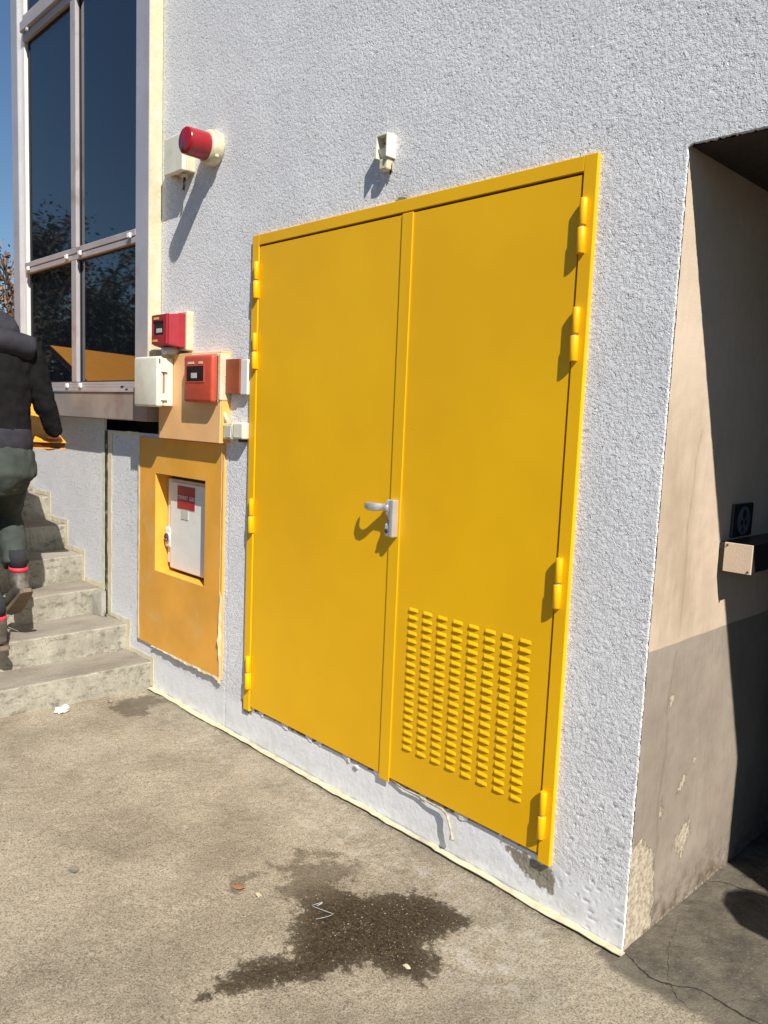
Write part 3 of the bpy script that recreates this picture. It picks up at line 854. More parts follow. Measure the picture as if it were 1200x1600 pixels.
# ================================================================== OCHRE NICHE PANEL + GAS BOX
np_ = thing('niche_panel', (-2.8, 0, .25), 'faded ochre painted panel with a square recess, left of the yellow door', 'wall panel')
PX0, PX1, PZ0, PZ1 = -3.268, -2.352, .252, 1.492
NX0, NX1, NZ0, NZ1 = -3.073, -2.527, .722, 1.292
YO = -.016
bm = bmesh.new()
o1 = [(PX0, PZ0 + .012), (PX1, PZ0 - .0), (PX1, PZ1), (PX0, PZ1)]
i1 = [(NX0, NZ0), (NX1, NZ0), (NX1, NZ1), (NX0, NZ1)]
vo = [bm.verts.new((x, YO, z)) for x, z in o1]; vi = [bm.verts.new((x, YO, z)) for x, z in i1]
vb = [bm.verts.new((x, .012, z)) for x, z in o1]
for i in range(4):
    j = (i + 1) % 4
    bm.faces.new((vo[i], vo[j], vi[j], vi[i])); bm.faces.new((vo[j], vo[i], vb[i], vb[j]))
mk('panel_face', bm, 'orange', np_)
bm = bmesh.new()
vi = [bm.verts.new((x, YO, z)) for x, z in i1]; vk = [bm.verts.new((x, .16, z)) for x, z in i1]
for i in range(4):
    j = (i + 1) % 4
    bm.faces.new((vi[i], vi[j], vk[j], vk[i]))
bm.faces.new(vk)
mk('recess', bm, 'orange_in', np_)

gb = thing('gas_cabinet', (-2.82, .08, .76), 'off-white gas cabinet with a dark red COFFRET GAZ sign inside the ochre recess', 'cabinet')
GY = .045
bm = B(-3.058, -2.585, GY + .012, .155, .765, 1.262, bev=.006, seg=2)
mk('cabinet_body', bm, 'gas_white', gb)
dr = mk('cabinet_door', B(-3.010, -2.590, GY, GY + .0115, .742, 1.250, bev=.007, seg=3), 'gas_white', gb)
mk('bottom_trim', B(-3.03, -2.57, GY + .03, GY + .05, .7235, .762), 'black_metal', gb)
mk('top_shadow_strip', B(-3.04, -2.585, GY + .03, GY + .05, 1.2625, 1.288), 'rubber', gb)  # black strip put in as the shadow above the cabinet
sg = mk('sign', B(-2.925, -2.735, GY - .0025, GY - .0004, 1.103, 1.232), 'sign_red', gb)
text('lettering', 'COFFRET  GAZ', .030, 'white', sg, (-2.830, GY - .0034, 1.166), (1, 0, 0), (0, 0, 1), ext=.0004)
sg.location
mk('data_plate', B(-2.880, -2.803, GY - .003, GY - .0004, 1.045, 1.098), 'grey_label', gb)
# round lock on a side lug
bm = B(-3.066, -2.998, GY - .004, GY + .020, .858, .978, bev=.012, seg=3)
lk = mk('lock_lug', bm, 'gas_white', gb)
bm = bmesh.new()
tube(bm, [(-3.031, GY - .005, .918), (-3.031, GY - .010, .918)], [.031, .029], seg=24)
mk('lock_disc', bm, 'grey_label', lk, smooth=False)
bm = bmesh.new()
for k in range(9):
    a = math.pi * (.15 + .85 * k / 8) + .3
pts = [(-3.031 + .021 * math.cos(a), GY - .0125, .918 + .021 * math.sin(a)) for a in np.linspace(.5, 2 * math.pi - .4, 14)]
tube(bm, pts, [.0035] * 14, seg=6, up=Vector((0, 1, 0)))
mk('lock_ring', bm, 'black_metal', lk)
mk('lock_slot', B(-3.050, -3.013, GY - .0125, GY - .0098, .913, .922), 'black_metal', lk)

# ================================================================== BOXES ON THE WALL
pb = thing('cable_cover', (-2.6, -.03, 1.5), 'tall peach painted cover box above the ochre panel, beneath the red boxes', 'cover box')
bm = B(-2.958, -2.323, -.060, -.0595, 1.4985, 1.955)
for v in bm.verts: v.co.y = min(v.co.y, -.0595)
bm.free()
mk('cover_front', B(-2.958, -2.3235, -.060, -.052, 1.4985, 1.955, bev=.003, seg=2), 'peach', pb)
mk('cover_side', B(-2.3325, -2.3225, -.0515, -.001, 1.500, 1.955, bev=.001), 'peach_side', pb)
mk('cover_back', B(-2.955, -2.334, -.0515, -.001, 1.502, 1.955), 'peach', pb)

cb = thing('cream_enclosure', (-2.92, -.12, 1.675), 'cream hinged plastic enclosure at the corner of the window bay', 'electrical box')
mk('enclosure_body', B(-3.050, -2.795, -.118, -.0615, 1.676, 1.932, bev=.006, seg=2), 'cream', cb)
mk('enclosure_lid', B(-3.056, -2.790, -.160, -.1195, 1.670, 1.938, bev=.013, seg=4), 'cream', cb, smooth=True)
mk('wall_bracket', B(-3.02, -2.90, -.061, -.005, 1.70, 1.90), 'cream', cb)
ht = None
for z in (1.705, 1.855):
    o_ = mk('hinge', B(-2.789, -2.782, -.138, -.100, z, z + .036, bev=.002), 'cream', cb)
mk('hinge_rod', B(-2.7895, -2.7855, -.1215, -.1175, 1.742, 1.854), 'brown', cb)
mk('lid_screw', B(-3.058, -3.052, -.150, -.138, 1.79, 1.802, bev=.002), 'rubber', cb)
part('rust_mark', 'brown', cb, -2.7895, -2.7885, -.150, -.141, 1.90, 1.925)

def call_point(name, label, x0, x1, z0, z1, yb, ym, yf, red, slant, win, winmat='darkplastic'):
    t = thing(name, ((x0 + x1) / 2, ym, z0), label, 'call point')
    return t
r1 = thing('call_point', (-2.79, -.08, 1.985), 'crimson emergency call box with small dark window, topmost of the cluster beside the bay', 'call point')
mk('back_plate', B(-2.905, -2.690, -.045, -.002, 1.975, 2.178, bev=.006, seg=2), 'ivory', r1)
bm = bmesh.new()
f0 = [(-2.890, 1.988), (-2.700, 1.988), (-2.700, 2.165), (-2.890, 2.165)]
f1 = [(-2.890, 1.998), (-2.722, 1.998), (-2.722, 2.158), (-2.890, 2.158)]
va = [bm.verts.new((x, -.046, z)) for x, z in f0]
vm = [bm.verts.new((x, -.085, z)) for x, z in f0]
vf = [bm.verts.new((x, -.132, z)) for x, z in f1]
for A_, B_ in ((va, vm), (vm, vf)):
    for i in range(4):
        j = (i + 1) % 4; bm.faces.new((A_[i], A_[j], B_[j], B_[i]))
bm.faces.new(vf); bm.faces.new(va[::-1])
bmesh.ops.bevel(bm, geom=bm.edges[:], offset=.004, segments=2, profile=.5, affect='EDGES')
mk('housing', bm, 'red1', r1)
bm = bmesh.new()     # front bezel with window opening
def ring(bm, x0, x1, z0, z1, a0, a1, c0, c1, yf, yb):
    o = [(x0, z0), (x1, z0), (x1, z1), (x0, z1)]; i_ = [(a0, c0), (a1, c0), (a1, c1), (a0, c1)]
    P = [[bm.verts.new((x, y, z)) for x, z in q] for q, y in ((o, yf), (i_, yf), (o, yb), (i_, yb))]
    for i in range(4):
        j = (i + 1) % 4
        bm.faces.new((P[0][i], P[0][j], P[1][j], P[1][i])); bm.faces.new((P[2][i], P[2][j], P[0][j], P[0][i])); bm.faces.new((P[1][i], P[1][j], P[3][j], P[3][i]))
ring(bm, -2.886, -2.728, 2.002, 2.154, -2.874, -2.760, 2.048, 2.122, -.142, -.1325)
bez = mk('bezel', bm, 'red1', r1)
mk('glass_window', B(-2.873, -2.761, -.1365, -.1330, 2.049, 2.121), 'darkplastic', r1)
mk('inner_label', B(-2.842, -2.785, -.1385, -.1370, 2.062, 2.084), 'grey_label', r1)
mk('top_label', B(-2.862, -2.808, -.1440, -.1425, 2.130, 2.142), 'yellow_label', r1)
mk('bottom_label', B(-2.872, -2.822, -.1440, -.1425, 2.014, 2.026), 'yellow_label', r1)
bm = bmesh.new(); tube(bm, [(-2.80, -.075, 1.952), (-2.80, -.075, 1.987)], [.042, .045], seg=20)
mk('cable_gland', bm, 'grey_label', r1, smooth=True)

r2_ = thing('call_point', (-2.47, -.08, 1.7), 'faded red call box with dark glass window, lower and nearer the yellow door', 'call point')
bm = bmesh.new()
rr = np.random.default_rng(5)
bp = [(-2.63, 1.70), (-2.338, 1.695), (-2.330, 1.75), (-2.334, 1.80), (-2.328, 1.86), (-2.334, 1.93), (-2.36, 1.952), (-2.62, 1.952)]
slab(bm, [(x, -.0605, z) for x, z in bp], (0, -1, 0), -.026)
for v in bm.verts: v.co.y = -.0605 if v.co.y < -.07 else v.co.y
bm.free()
bm = B(-2.600, -2.338, -.068, -.0610, 1.702, 1.948, bev=.003)
box(bm, -2.345, -2.318, -.066, -.008, 1.712, 1.945, bev=.006, seg=2)
mk('mounting_edge', bm, 'ivory', r2_)
mk('housing', B(-2.607, -2.331, -.108, -.0685, 1.700, 1.938, bev=.016, seg=4), 'red2', r2_, smooth=True)
mk('seam', B(-2.601, -2.337, -.0690, -.0682, 1.706, 1.932), 'rubber', r2_)
bm = bmesh.new()
ring(bm, -2.580, -2.400, 1.800, 1.888, -2.574, -2.406, 1.806, 1.882, -.1105, -.1075)
mk('window_frame', bm, 'red2', r2_)
mk('glass_window', B(-2.573, -2.407, -.1095, -.1083, 1.807, 1.881), 'darkplastic', r2_)
mk('inner_label', B(-2.525, -2.470, -.1106, -.1097, 1.822, 1.848), 'grey_label', r2_)
mk('top_label', B(-2.560, -2.500, -.1100, -.1084, 1.893, 1.904), 'pale_label', r2_)
mk('side_label', B(-2.455, -2.418, -.1100, -.1084, 1.893, 1.904), 'pale_label', r2_)

bp_ = thing('cover_plate', (-2.22, -.02, 1.74), 'small rust-brown box with a screw and pale side, between the red box and the door', 'box')
mk('plate', B(-2.335, -2.195, -.036, -.012, 1.748, 1.918, bev=.002), 'brown', bp_)
mk('pale_side', B(-2.1945, -2.135, -.030, -.004, 1.744, 1.914, bev=.004, seg=2), 'gas_white', bp_)
bm = bmesh.new(); tube(bm, [(-2.322, -.036, 1.835), (-2.322, -.041, 1.835)], [.007, .005], seg=10)
mk('screw', bm, 'silver', bp_, smooth=True)

jb = thing('junction_box', (-2.2, -.03, 1.52), 'pair of paint-smeared cream sockets against the left side of the door frame', 'junction box')
bm = B(-2.315, -2.225, -.048, -.002, 1.520, 1.602, bev=.010, seg=2)
r_ = random.Random(4)
for v in bm.verts: v.co += Vector((r_.uniform(-.004, .004), r_.uniform(-.003, .003), r_.uniform(-.004, .004)))
mk('socket', bm, 'ivory', jb)
mk('socket_face', B(-2.282, -2.240, -.0515, -.044, 1.530, 1.592, bev=.003), 'grey_label', jb)
mk('socket', B(-2.222, -2.135, -.052, -.002, 1.528, 1.608, bev=.008, seg=2), 'cream', jb)
mk('conduit_end', B(-2.19, -2.15, -.04, -.01, 1.512, 1.5275, bev=.003), 'black_metal', jb)
bm = bmesh.new()
tube(bm, [(-2.345, -.03, 1.70), (-2.335, -.034, 1.66), (-2.31, -.03, 1.62), (-2.30, -.028, 1.60)], [.008, .010, .012, .010], seg=8)
mk('cable', bm, 'ivory', jb, smooth=True)

# junction box behind the beacon
jb2 = thing('junction_box', (-2.78, -.04, 2.88), 'cream square junction box with a black cable stub, behind the red beacon', 'junction box')
mk('box_body', B(-2.878, -2.690, -.055, -.003, 2.885, 3.068, bev=.006, seg=2), 'ivory', jb2)
mk('box_lid', B(-2.882, -2.686, -.082, -.0555, 2.881, 3.072, bev=.008, seg=3), 'cream', jb2)
for k, (x, y) in enumerate(((-2.83, -.04), (-2.74, -.04))):
    bm = bmesh.new(); tube(bm, [(x, y, 2.884), (x, y, 2.862)], [.021, .016], seg=14)
    mk('cable_gland', bm, 'ivory', jb2, smooth=True)
bm = bmesh.new(); tube(bm, [(-2.735, -.04, 2.864), (-2.736, -.042, 2.83), (-2.738, -.044, 2.80)], [.006, .006, .006], seg=8)
mk('cable_stub', bm, 'rubber', jb2, smooth=True)

# beacon
be = thing('beacon', (-2.49, 0, 2.96), 'red cylindrical warning beacon on a cream round base high on the wall', 'warning light')
BX, BZ = -2.492, 2.960
bm = bmesh.new()
tube(bm, [(BX, -.003, BZ), (BX, -.012, BZ), (BX, -.050, BZ), (BX, -.060, BZ), (BX, -.066, BZ)], [.082, .084, .082, .079, .070], seg=36)
mk('beacon_base', bm, 'ivory', be, smooth=True)
bm = bmesh.new()
tube(bm, [(BX, -.066, BZ), (BX, -.070, BZ), (BX, -.165, BZ), (BX, -.176, BZ), (BX, -.180, BZ)], [.066, .0665, .0645, .063, .058], seg=40)
mk('beacon_lens', bm, 'lens', be, smooth=True)
for a in (.9, 2.6, 4.3, 5.6):
    bm = bmesh.new(); c_ = Vector((BX + .083 * math.cos(a), -.04, BZ + .083 * math.sin(a)))
    box(bm, c_.x - .008, c_.x + .008, -.05, -.03, c_.z - .008, c_.z + .008, bev=.003)
    mk('base_lug', bm, 'ivory', be)

# detector above the door
de = thing('sensor', (-1.22, 0, 2.66), 'small white hooded sensor with a red dot above the yellow door', 'sensor')
bm = bmesh.new()
box(bm, -1.256, -1.249, -.052, -.003, 2.655, 2.742, bev=.001)
box(bm, -1.198, -1.191, -.052, -.003, 2.655, 2.742, bev=.001)
box(bm, -1.2488, -1.1982, -.052, -.003, 2.735, 2.742, bev=.001)
box(bm, -1.2488, -1.1982, -.016, -.003, 2.655, 2.7348, bev=.001)
mk('hood', bm, 'cream', de)
bm = bmesh.new(); slab(bm, [(-1.2485, -.018, 2.656), (-1.1985, -.018, 2.656), (-1.1985, -.046, 2.690), (-1.2485, -.046, 2.690)], (0, -.77, .64), .004)
mk('baffle', bm, 'gas_white', de)
bm = bmesh.new(); tube(bm, [(-1.222, -.0165, 2.712), (-1.222, -.034, 2.710)], [.009, .006], seg=12)
mk('indicator', bm, 'lens', de, smooth=True)
mk('foot', B(-1.246, -1.200, -.040, -.003, 2.612, 2.6548, bev=.006, seg=2), 'ivory', de)
bm = bmesh.new(); tube(bm, [(-1.205, -.010, 2.655), (-1.202, -.014, 2.625), (-1.206, -.014, 2.598)], [.004, .004, .004], seg=8)
mk('cable_stub', bm, 'rubber', de, smooth=True)

# ================================================================== PASSAGE FITTINGS
bx_ = thing('boxed_rail', (.06, .8, 1.19), 'beige boxed ledge end sticking out of the shadow on the passage wall', 'ledge')
mk('end_panel', B(.020, .112, .442, .450, 1.192, 1.290, bev=.001), 'reveal', bx_)
mk('ledge_box', B(-.0, .108, .4505, 2.6, 1.194, 1.288, bev=.002), 'black_metal', bx_)  # coloured black for its length in the lintel's shadow
for (x, z) in ((.029, 1.281), (.102, 1.200)):
    bm = bmesh.new(); tube(bm, [(x, .442, z), (x, .4395, z)], [.004, .003], seg=8)
    mk('screw', bm, 'black_metal', bx_)
ps = thing('plaque', (.004, .6, 1.29), 'black rounded plaque with a pale oval on the shaded passage wall above the ledge', 'sign')
bm = B(.000, .010, .522, .688, 1.295, 1.412, bev=.004, seg=2)
mk('plaque_board', bm, 'black_metal', ps)
bm = bmesh.new()
pts = [(.0115, .606 + .052 * math.cos(a), 1.352 + .050 * math.sin(a)) for a in np.linspace(0, 2 * math.pi, 28, endpoint=False)]
slab(bm, pts, (1, 0, 0), .001)
mk('oval_print', bm, 'oval', ps)
bm = bmesh.new()
for (y, z, r_) in ((.606, 1.374, .016), (.59, 1.345, .011), (.622, 1.345, .011), (.598, 1.322, .008)):
    pts = [(.0125, y + r_ * math.cos(a), z + r_ * math.sin(a)) for a in np.linspace(0, 2 * math.pi, 14, endpoint=False)]
    slab(bm, pts, (1, 0, 0), .0008)
mk('figure_print', bm, 'black_metal', ps)
# unseen board, guessed and shaped to cast the shadow on the passage floor
js = thing('shadow_board', (1.45, -.03, 1.2), 'unseen grey board added at the right jamb, shaped to cast the passage floor shadow', 'sign')
bm = bmesh.new()
pts = [(1.275, 1.18), (1.35, 1.165), (1.55, 1.12), (1.89, 1.05), (1.89, 1.83), (1.70, 1.72), (1.515, 1.56), (1.38, 1.39)]
slab(bm, [(x, -.03, z) for x, z in pts], (0, -1, 0), .02)
mk('board', bm, 'alu', js)
mk('bracket', B(1.87, 1.89, -.0095, -.005, 1.25, 1.75), 'black_metal', js)

# ================================================================== TAPE
def strip(name, line, w0, w1, nrm, side, mat, label, cat='masking tape', seed=0, rag=.3, step_=.03, th=.0012, parent=None, group=None):
    """ragged flat ribbon along a 3D polyline. side = direction of the width."""
    r = random.Random(seed)
    P = [Vector(p) for p in line]; pts = []
    for a, b in zip(P, P[1:]):
        n = max(1, int((b - a).length / step_))
        for i in range(n): pts.append(a + (b - a) * i / n)
    pts.append(P[-1])
    bm = bmesh.new(); prev = None
    N_ = Vector(nrm); Sd = Vector(side); o1 = o2 = 0
    for p in pts:
        o1 = .6 * o1 + .4 * r.uniform(-1, 1) * rag * (w1 - w0); o2 = .6 * o2 + .4 * r.uniform(-1, 1) * rag * (w1 - w0)
        lift = abs(r.uniform(0, .0015))
        a = p + Sd * (w0 + o1); b = p + Sd * (w1 + o2)
        row = [bm.verts.new(a + N_ * (th + lift)), bm.verts.new(b + N_ * (th + .001)), bm.verts.new(b), bm.verts.new(a)]
        if prev:
            for i in range(4): bm.faces.new((prev[i], prev[(i + 1) % 4], row[(i + 1) % 4], row[i]))
        else: bm.faces.new(row)
        prev = row
    bm.faces.new(prev[::-1])
    o = mk(name, bm, mat, parent)
    if not parent: tag(o, label, cat, group)
    return o
strip('masking_tape', [(-3.10, -.006, .003), (-2.35, -.006, .003)], 0, .036, (0, 0, 1), (0, -1, 0), 'ground_tape', 'cream masking tape on the ground from the bottom step to the wall joint', seed=1, rag=.3, th=.0012)
strip('masking_tape', [(-2.36, -.008, .006), (-1.2, -.008, .007), (-.6, -.008, .010), (.012, -.008, .008)], 0, .030, (0, 0, 1), (0, -1, 0), 'ground_tape', 'cream masking tape on the ground below the yellow door to the passage corner', seed=2, rag=.34, th=.0015)
# along the step ends
def steptape():
    tp = thing('masking_tape', (-3.5, -.008, .2), 'cream masking tape zigzagging up the wall along the step ends', 'masking tape')
    k = 0
    zz = 0.004
    for (rx, sl), zt in zip(risers[:6], tops[:6]):
        if abs(rx + 3.835) > .01:
            strip('vertical_strip', [(rx, -.0065, zz), (rx, -.0065, zt + .035)], -.002, .040, (0, -1, 0), (1, 0, 0), 'tape', None, seed=10 + k, rag=.22, parent=tp)
        else:
            strip('vertical_strip', [(rx, -.0065, zz), (rx, -.0065, zt + .035)], -.002, .045, (0, -1, 0), (1, 0, 0), 'tape', None, seed=10 + k, rag=.22, parent=tp)
        nx = risers[k + 1][0]
        a = -3.665 if abs(rx + 3.445) < .01 else nx + .041
        strip('level_strip', [(rx, -.0060, zt + .002), (a, -.0060, zt + .002)], 0, .030, (0, -1, 0), (0, 0, 1), 'tape', None, seed=30 + k, rag=.3, parent=tp)
        zz = zt; k += 1
steptape()
strip('masking_tape', [(-3.792, -.006, .42), (-3.785, -.006, 1.583)], -.012, .020, (0, -1, 0), (1, 0, 0), 'tape_green', 'greenish cream tape up the wall joint, left of the dark groove', seed=50, rag=.2)
strip('masking_tape', [(-3.705, -.006, .32), (-3.712, -.006, .9), (-3.700, -.006, 1.512)], -.012, .040, (0, -1, 0), (1, 0, 0), 'tape', 'cream tape up the wall joint, right of the dark groove', seed=51, rag=.25)
strip('masking_tape', [(-3.70, -.006, 1.494), (-3.30, -.006, 1.500)], 0, .018, (0, -1, 0), (0, 0, 1), 'tape_green', 'short level tape under the dark gap beneath the window bay', seed=52, rag=.3)
strip('masking_tape', [(-3.270, -.0175, .27), (-3.268, -.0175, 1.49)], -.014, .004, (0, -1, 0), (1, 0, 0), 'tape', 'thin cream tape down the left edge of the ochre panel', seed=53, rag=.35)
# torn paper at the right and bottom edge of the ochre panel
tpn = thing('torn_masking_paper', (-2.36, -.02, .25), 'torn brown masking paper curling along the right and bottom edge of the ochre panel', 'masking paper')
bm = bmesh.new(); r = random.Random(9); prev = None
for i in range(34):
    z = .235 + (1.48 - .235) * i / 33
    wv = .014 + .016 * r.random() if z < .72 else .001 + .005 * r.random()
    cu = .004 + .014 * r.random() if z < .72 else .001
    row = [bm.verts.new((-2.372 + .006 * r.random(), -.0168, z)), bm.verts.new((-2.372 + wv * .55, -.018 - cu, z + .004)), bm.verts.new((-2.368 + wv, -.0175, z))]
    if prev:
        bm.faces.new((prev[0], prev[1], row[1], row[0])); bm.faces.new((prev[1], prev[2], row[2], row[1]))
    prev = row
mk('side_strip', bm, 'paper', tpn)
bm = bmesh.new(); prev = None
for i in range(30):
    x = -3.10 + (.75) * i / 29
    wv = .006 + (.010 * r.random() + .008 + .006 * math.sin(i * .9)) * (1 if i > 9 else .2)
    row = [bm.verts.new((x, -.0172, .262 + .004 * r.random())), bm.verts.new((x, -.020 - .007 * r.random(), .262 - wv * .5)), bm.verts.new((x, -.0095, .258 - wv))]
    if prev:
        bm.faces.new((prev[0], prev[1], row[1], row[0])); bm.faces.new((prev[1], prev[2], row[2], row[1]))
    prev = row
mk('bottom_strip', bm, 'film', tpn)
# torn filler and paint skin under the door
tf = thing('torn_paint_skin', (-1.3, -.01, .15), 'ragged white paint skin and filler hanging below the bottom edge of the yellow door', 'loose paint')
r = random.Random(12); prev = None; bm = bmesh.new()
for i in range(120):
    x = -2.07 + 1.58 * i / 119
    a = max(0, math.sin(i * .37) + math.sin(i * .91 + 1) * .7 + r.uniform(-.4, .4))
    row = [bm.verts.new((x, -.006, .187 + .004 * r.random())), bm.verts.new((x, -.008 - .003 * a * r.random(), .180)), bm.verts.new((x, -.0055 - .002 * a, .176 - .007 * a - .003 * r.random()))]
    if prev and a > .5:
        bm.faces.new((prev[0], prev[1], row[1], row[0])); bm.faces.new((prev[1], prev[2], row[2], row[1]))
    prev = row
mk('skin_strip', bm, 'scrap', tf)
for (x, z, s) in ((-1.27, .164, .013),):
    bm = bmesh.new(); bmesh.ops.create_icosphere(bm, subdivisions=2, radius=s)
    rr_ = random.Random(int(-x * 1000))
    for v in bm.verts: v.co = Vector((v.co.x * 1.3, v.co.y * .35, v.co.z * .6)) * rr_.uniform(.75, 1.2) + Vector((x, -.012, z))
    mk('filler_lump', bm, 'scrap', tf)
# cord hanging out
bm = bmesh.new()
tube(bm, [(-1.06, -.012, .186), (-.98, -.016, .176), (-.90, -.015, .179), (-.83, -.020, .176), (-.765, -.022, .178), (-.735, -.027, .168), (-.715, -.034, .140), (-.705, -.033, .112), (-.700, -.036, .092), (-.692, -.030, .086)],
     [.003, .003, .0035, .004, .005, .0065, .0055, .005, .0095, .003], seg=8)
co = mk('cord', bm, 'cord', smooth=True); tag(co, 'frayed cream cord hanging from under the louvred door leaf', 'cord')

# ================================================================== SMALL LITTER
def lump(name, loc, s, mat, label, cat, seed, flat=(1, 1, .5), sub=2, jit=.25, group=None):
    r = random.Random(seed); bm = bmesh.new(); bmesh.ops.create_icosphere(bm, subdivisions=sub, radius=s)
    for v in bm.verts:
        k_ = 1 + r.uniform(-jit, jit)
        v.co = Vector((v.co.x * flat[0] * k_, v.co.y * flat[1] * k_, v.co.z * flat[2] * k_)) + Vector(loc)
    o = mk(name, bm, mat); tag(o, label, cat, group); return o
lump('paper_scrap', (-3.035, -.575, .016), .034, 'scrap', 'crumpled white paper scrap at the foot of the bottom step', 'paper', 1, flat=(.9, 1.3, .5), jit=.4)
lump('pebble', (-3.02, -.31, .008), .014, 'stone', 'small grey pebble between the paper scrap and the wet patch', 'stone', 2)
lump('dark_pebble', (-1.535, -1.128, .004), .017, 'stone', 'flat dark stone on the concrete near the left of the photo', 'stone', 3, flat=(1.3, 1, .12))
bm = bmesh.new()
lv = [(-.028, 0, .006), (-.012, .010, .010), (.010, .011, .011), (.028, .002, .016), (.010, -.009, .010), (-.012, -.008, .008)]
slab(bm, [(-1.061 + x * .9 - y * .5, -.744 + x * .5 + y, z) for x, y, z in lv], (0, 0, 1), .0015)
lf_ = mk('leaf', bm, 'leaf'); tag(lf_, 'dry orange-brown leaf in the small wet spot', 'leaf')
bm = bmesh.new()
tpts = [(-.835 + .030 * math.cos(a) + .095 * a / 6.0, -.600 + .020 * math.sin(a * 1.3) + .012 * a / 6, .007 + .004 * math.sin(a * 2)) for a in np.linspace(0, 5.2, 26)] + [(-.735, -.60, .007), (-.742, -.62, .006), (-.752, -.645, .006)]
tube(bm, tpts, [.0009 + .0022 * math.exp(-((i - 5) / 3) ** 2) for i in range(len(tpts))], seg=6)
pst = mk('plastic_thread', bm, 'thread', smooth=True); tag(pst, 'thin clear plastic thread curled on the big wet patch', 'plastic scrap')
lump('light_pebble', (-.99, -.71, .003), .012, 'cord', 'pale chip in the wet patch just right of the dry leaf', 'stone', 8, flat=(1.2, .8, .4))
lump('light_pebble', (-.40, -.575, .003), .010, 'cord', 'pale chip near the right-hand end of the big wet patch', 'stone', 9, flat=(1.4, .8, .4))
# loose grit, uncountable
bm = bmesh.new(); r = random.Random(77)
for k in range(1500):
    x = r.uniform(-3.0, .42); y = -abs(r.gauss(0, .55)) - .05
    if r.random() < .22: x = r.uniform(-.95, -.33); y = r.uniform(-.95, -.25)
    s = r.uniform(.0012, .0036) * (1.3 if r.random() < .05 else 1)
    z = sample(hz, GX0, GY0, .01, np.array([x]), np.array([y]))[0]
    vs = [bm.verts.new((x + s * a * r.uniform(.6, 1.3), y + s * b * r.uniform(.6, 1.3), z + s * c * .7)) for a, b, c in ((1, 0, 0), (0, 1, 0), (-1, 0, 0), (0, -1, 0), (0, 0, 1), (0, 0, -.4))]
    for i in range(4):
        bm.faces.new((vs[i], vs[(i + 1) % 4], vs[4])); bm.faces.new((vs[(i + 1) % 4], vs[i], vs[5]))
gr = mk('grit', bm, 'stone'); tag(gr, 'fine loose grit scattered over the concrete', 'grit', kind='stuff')
# dry weed at the joint foot
bm = bmesh.new(); r = random.Random(5)
for k in range(16):
    a = r.uniform(-1.2, 1.2); L = r.uniform(.02, .06)
    p0 = Vector((-3.71 + r.uniform(-.02, .02), -.03, .317)); d = Vector((math.sin(a), -.35, math.cos(a))) * L
    tube(bm, [p0, p0 + d * .6, p0 + d + Vector((0, -.004, -.006))], [.0015, .0022, .0005], seg=4)
wd = mk('weed', bm, 'leaf_green'); tag(wd, 'tiny green weed in the corner where the tape meets the second step', 'weed')

# ================================================================== PERSON
def cloth(name, tubes, mat, parent, vox=.014, smooth_it=8, wr=0.0, wsize=.09, seed=0):
    bm = bmesh.new()
    for pts, rad, up in tubes: tube(bm, pts, rad, seg=18, up=Vector(up))
    o = mk(name, bm, mat, parent, smooth=True)
    m_ = o.modifiers.new('remesh', 'REMESH'); m_.mode = 'VOXEL'; m_.voxel_size = vox; m_.use_smooth_shade = True
    s_ = o.modifiers.new('smooth', 'SMOOTH'); s_.factor = .6; s_.iterations = smooth_it
    if wr:
        tx = bpy.data.textures.new(name + '_folds', 'CLOUDS'); tx.noise_scale = wsize; tx.noise_depth = 2
        d_ = o.modifiers.new('folds', 'DISPLACE'); d_.texture = tx; d_.strength = wr; d_.mid_level = .5
    return o
PX, PY = -3.47, -.76
per = thing('person', (-3.45, -.76, .315), 'worker in black jacket and grey-green trousers climbing the steps, carrying the orange board', 'person')
FWD = (-1, 0, 0)
sh = 2.02   # shoulder height
Y1, Y2 = PY + .20, PY - .20
hipz = 1.40
torso = ([(PX + .01, PY, 1.36), (PX + .02, PY, 1.45), (PX, PY, 1.60), (PX - .01, PY, 1.78), (PX - .03, PY, 1.92), (PX - .07, PY, 2.00), (PX - .12, PY, 2.05)],
         [(.178, .125), (.186, .130), (.188, .130), (.196, .135), (.200, .130), (.165, .110), (.08, .08)], FWD)
arm_r = ([(PX - .03, Y1 - .04, 1.98), (PX - .02, Y1 + .010, 1.90), (PX - .025, Y1 + .040, 1.78), (PX - .03, Y1 + .080, 1.66), (PX - .06, Y1 + .130, 1.545), (PX - .085, Y1 + .155, 1.485)],
         [.085, .078, .068, .062, .054, .048], FWD)
arm_l = ([(PX - .03, Y2 + .03, 1.98), (PX - .01, Y2 - .045, 1.88), (PX - .00, Y2 - .08, 1.74), (PX - .06, Y2 - .07, 1.62), (PX - .17, Y2 - .05, 1.52), (PX - .22, Y2 - .04, 1.48)],
         [.085, .074, .066, .062, .055, .048], FWD)
hood = ([(PX + .07, PY, 1.985), (PX + .055, PY, 2.04), (PX + .0, PY, 2.10), (PX - .07, PY, 2.12)], [(.12, .035), (.125, .05), (.115, .06), (.09, .05)], FWD)
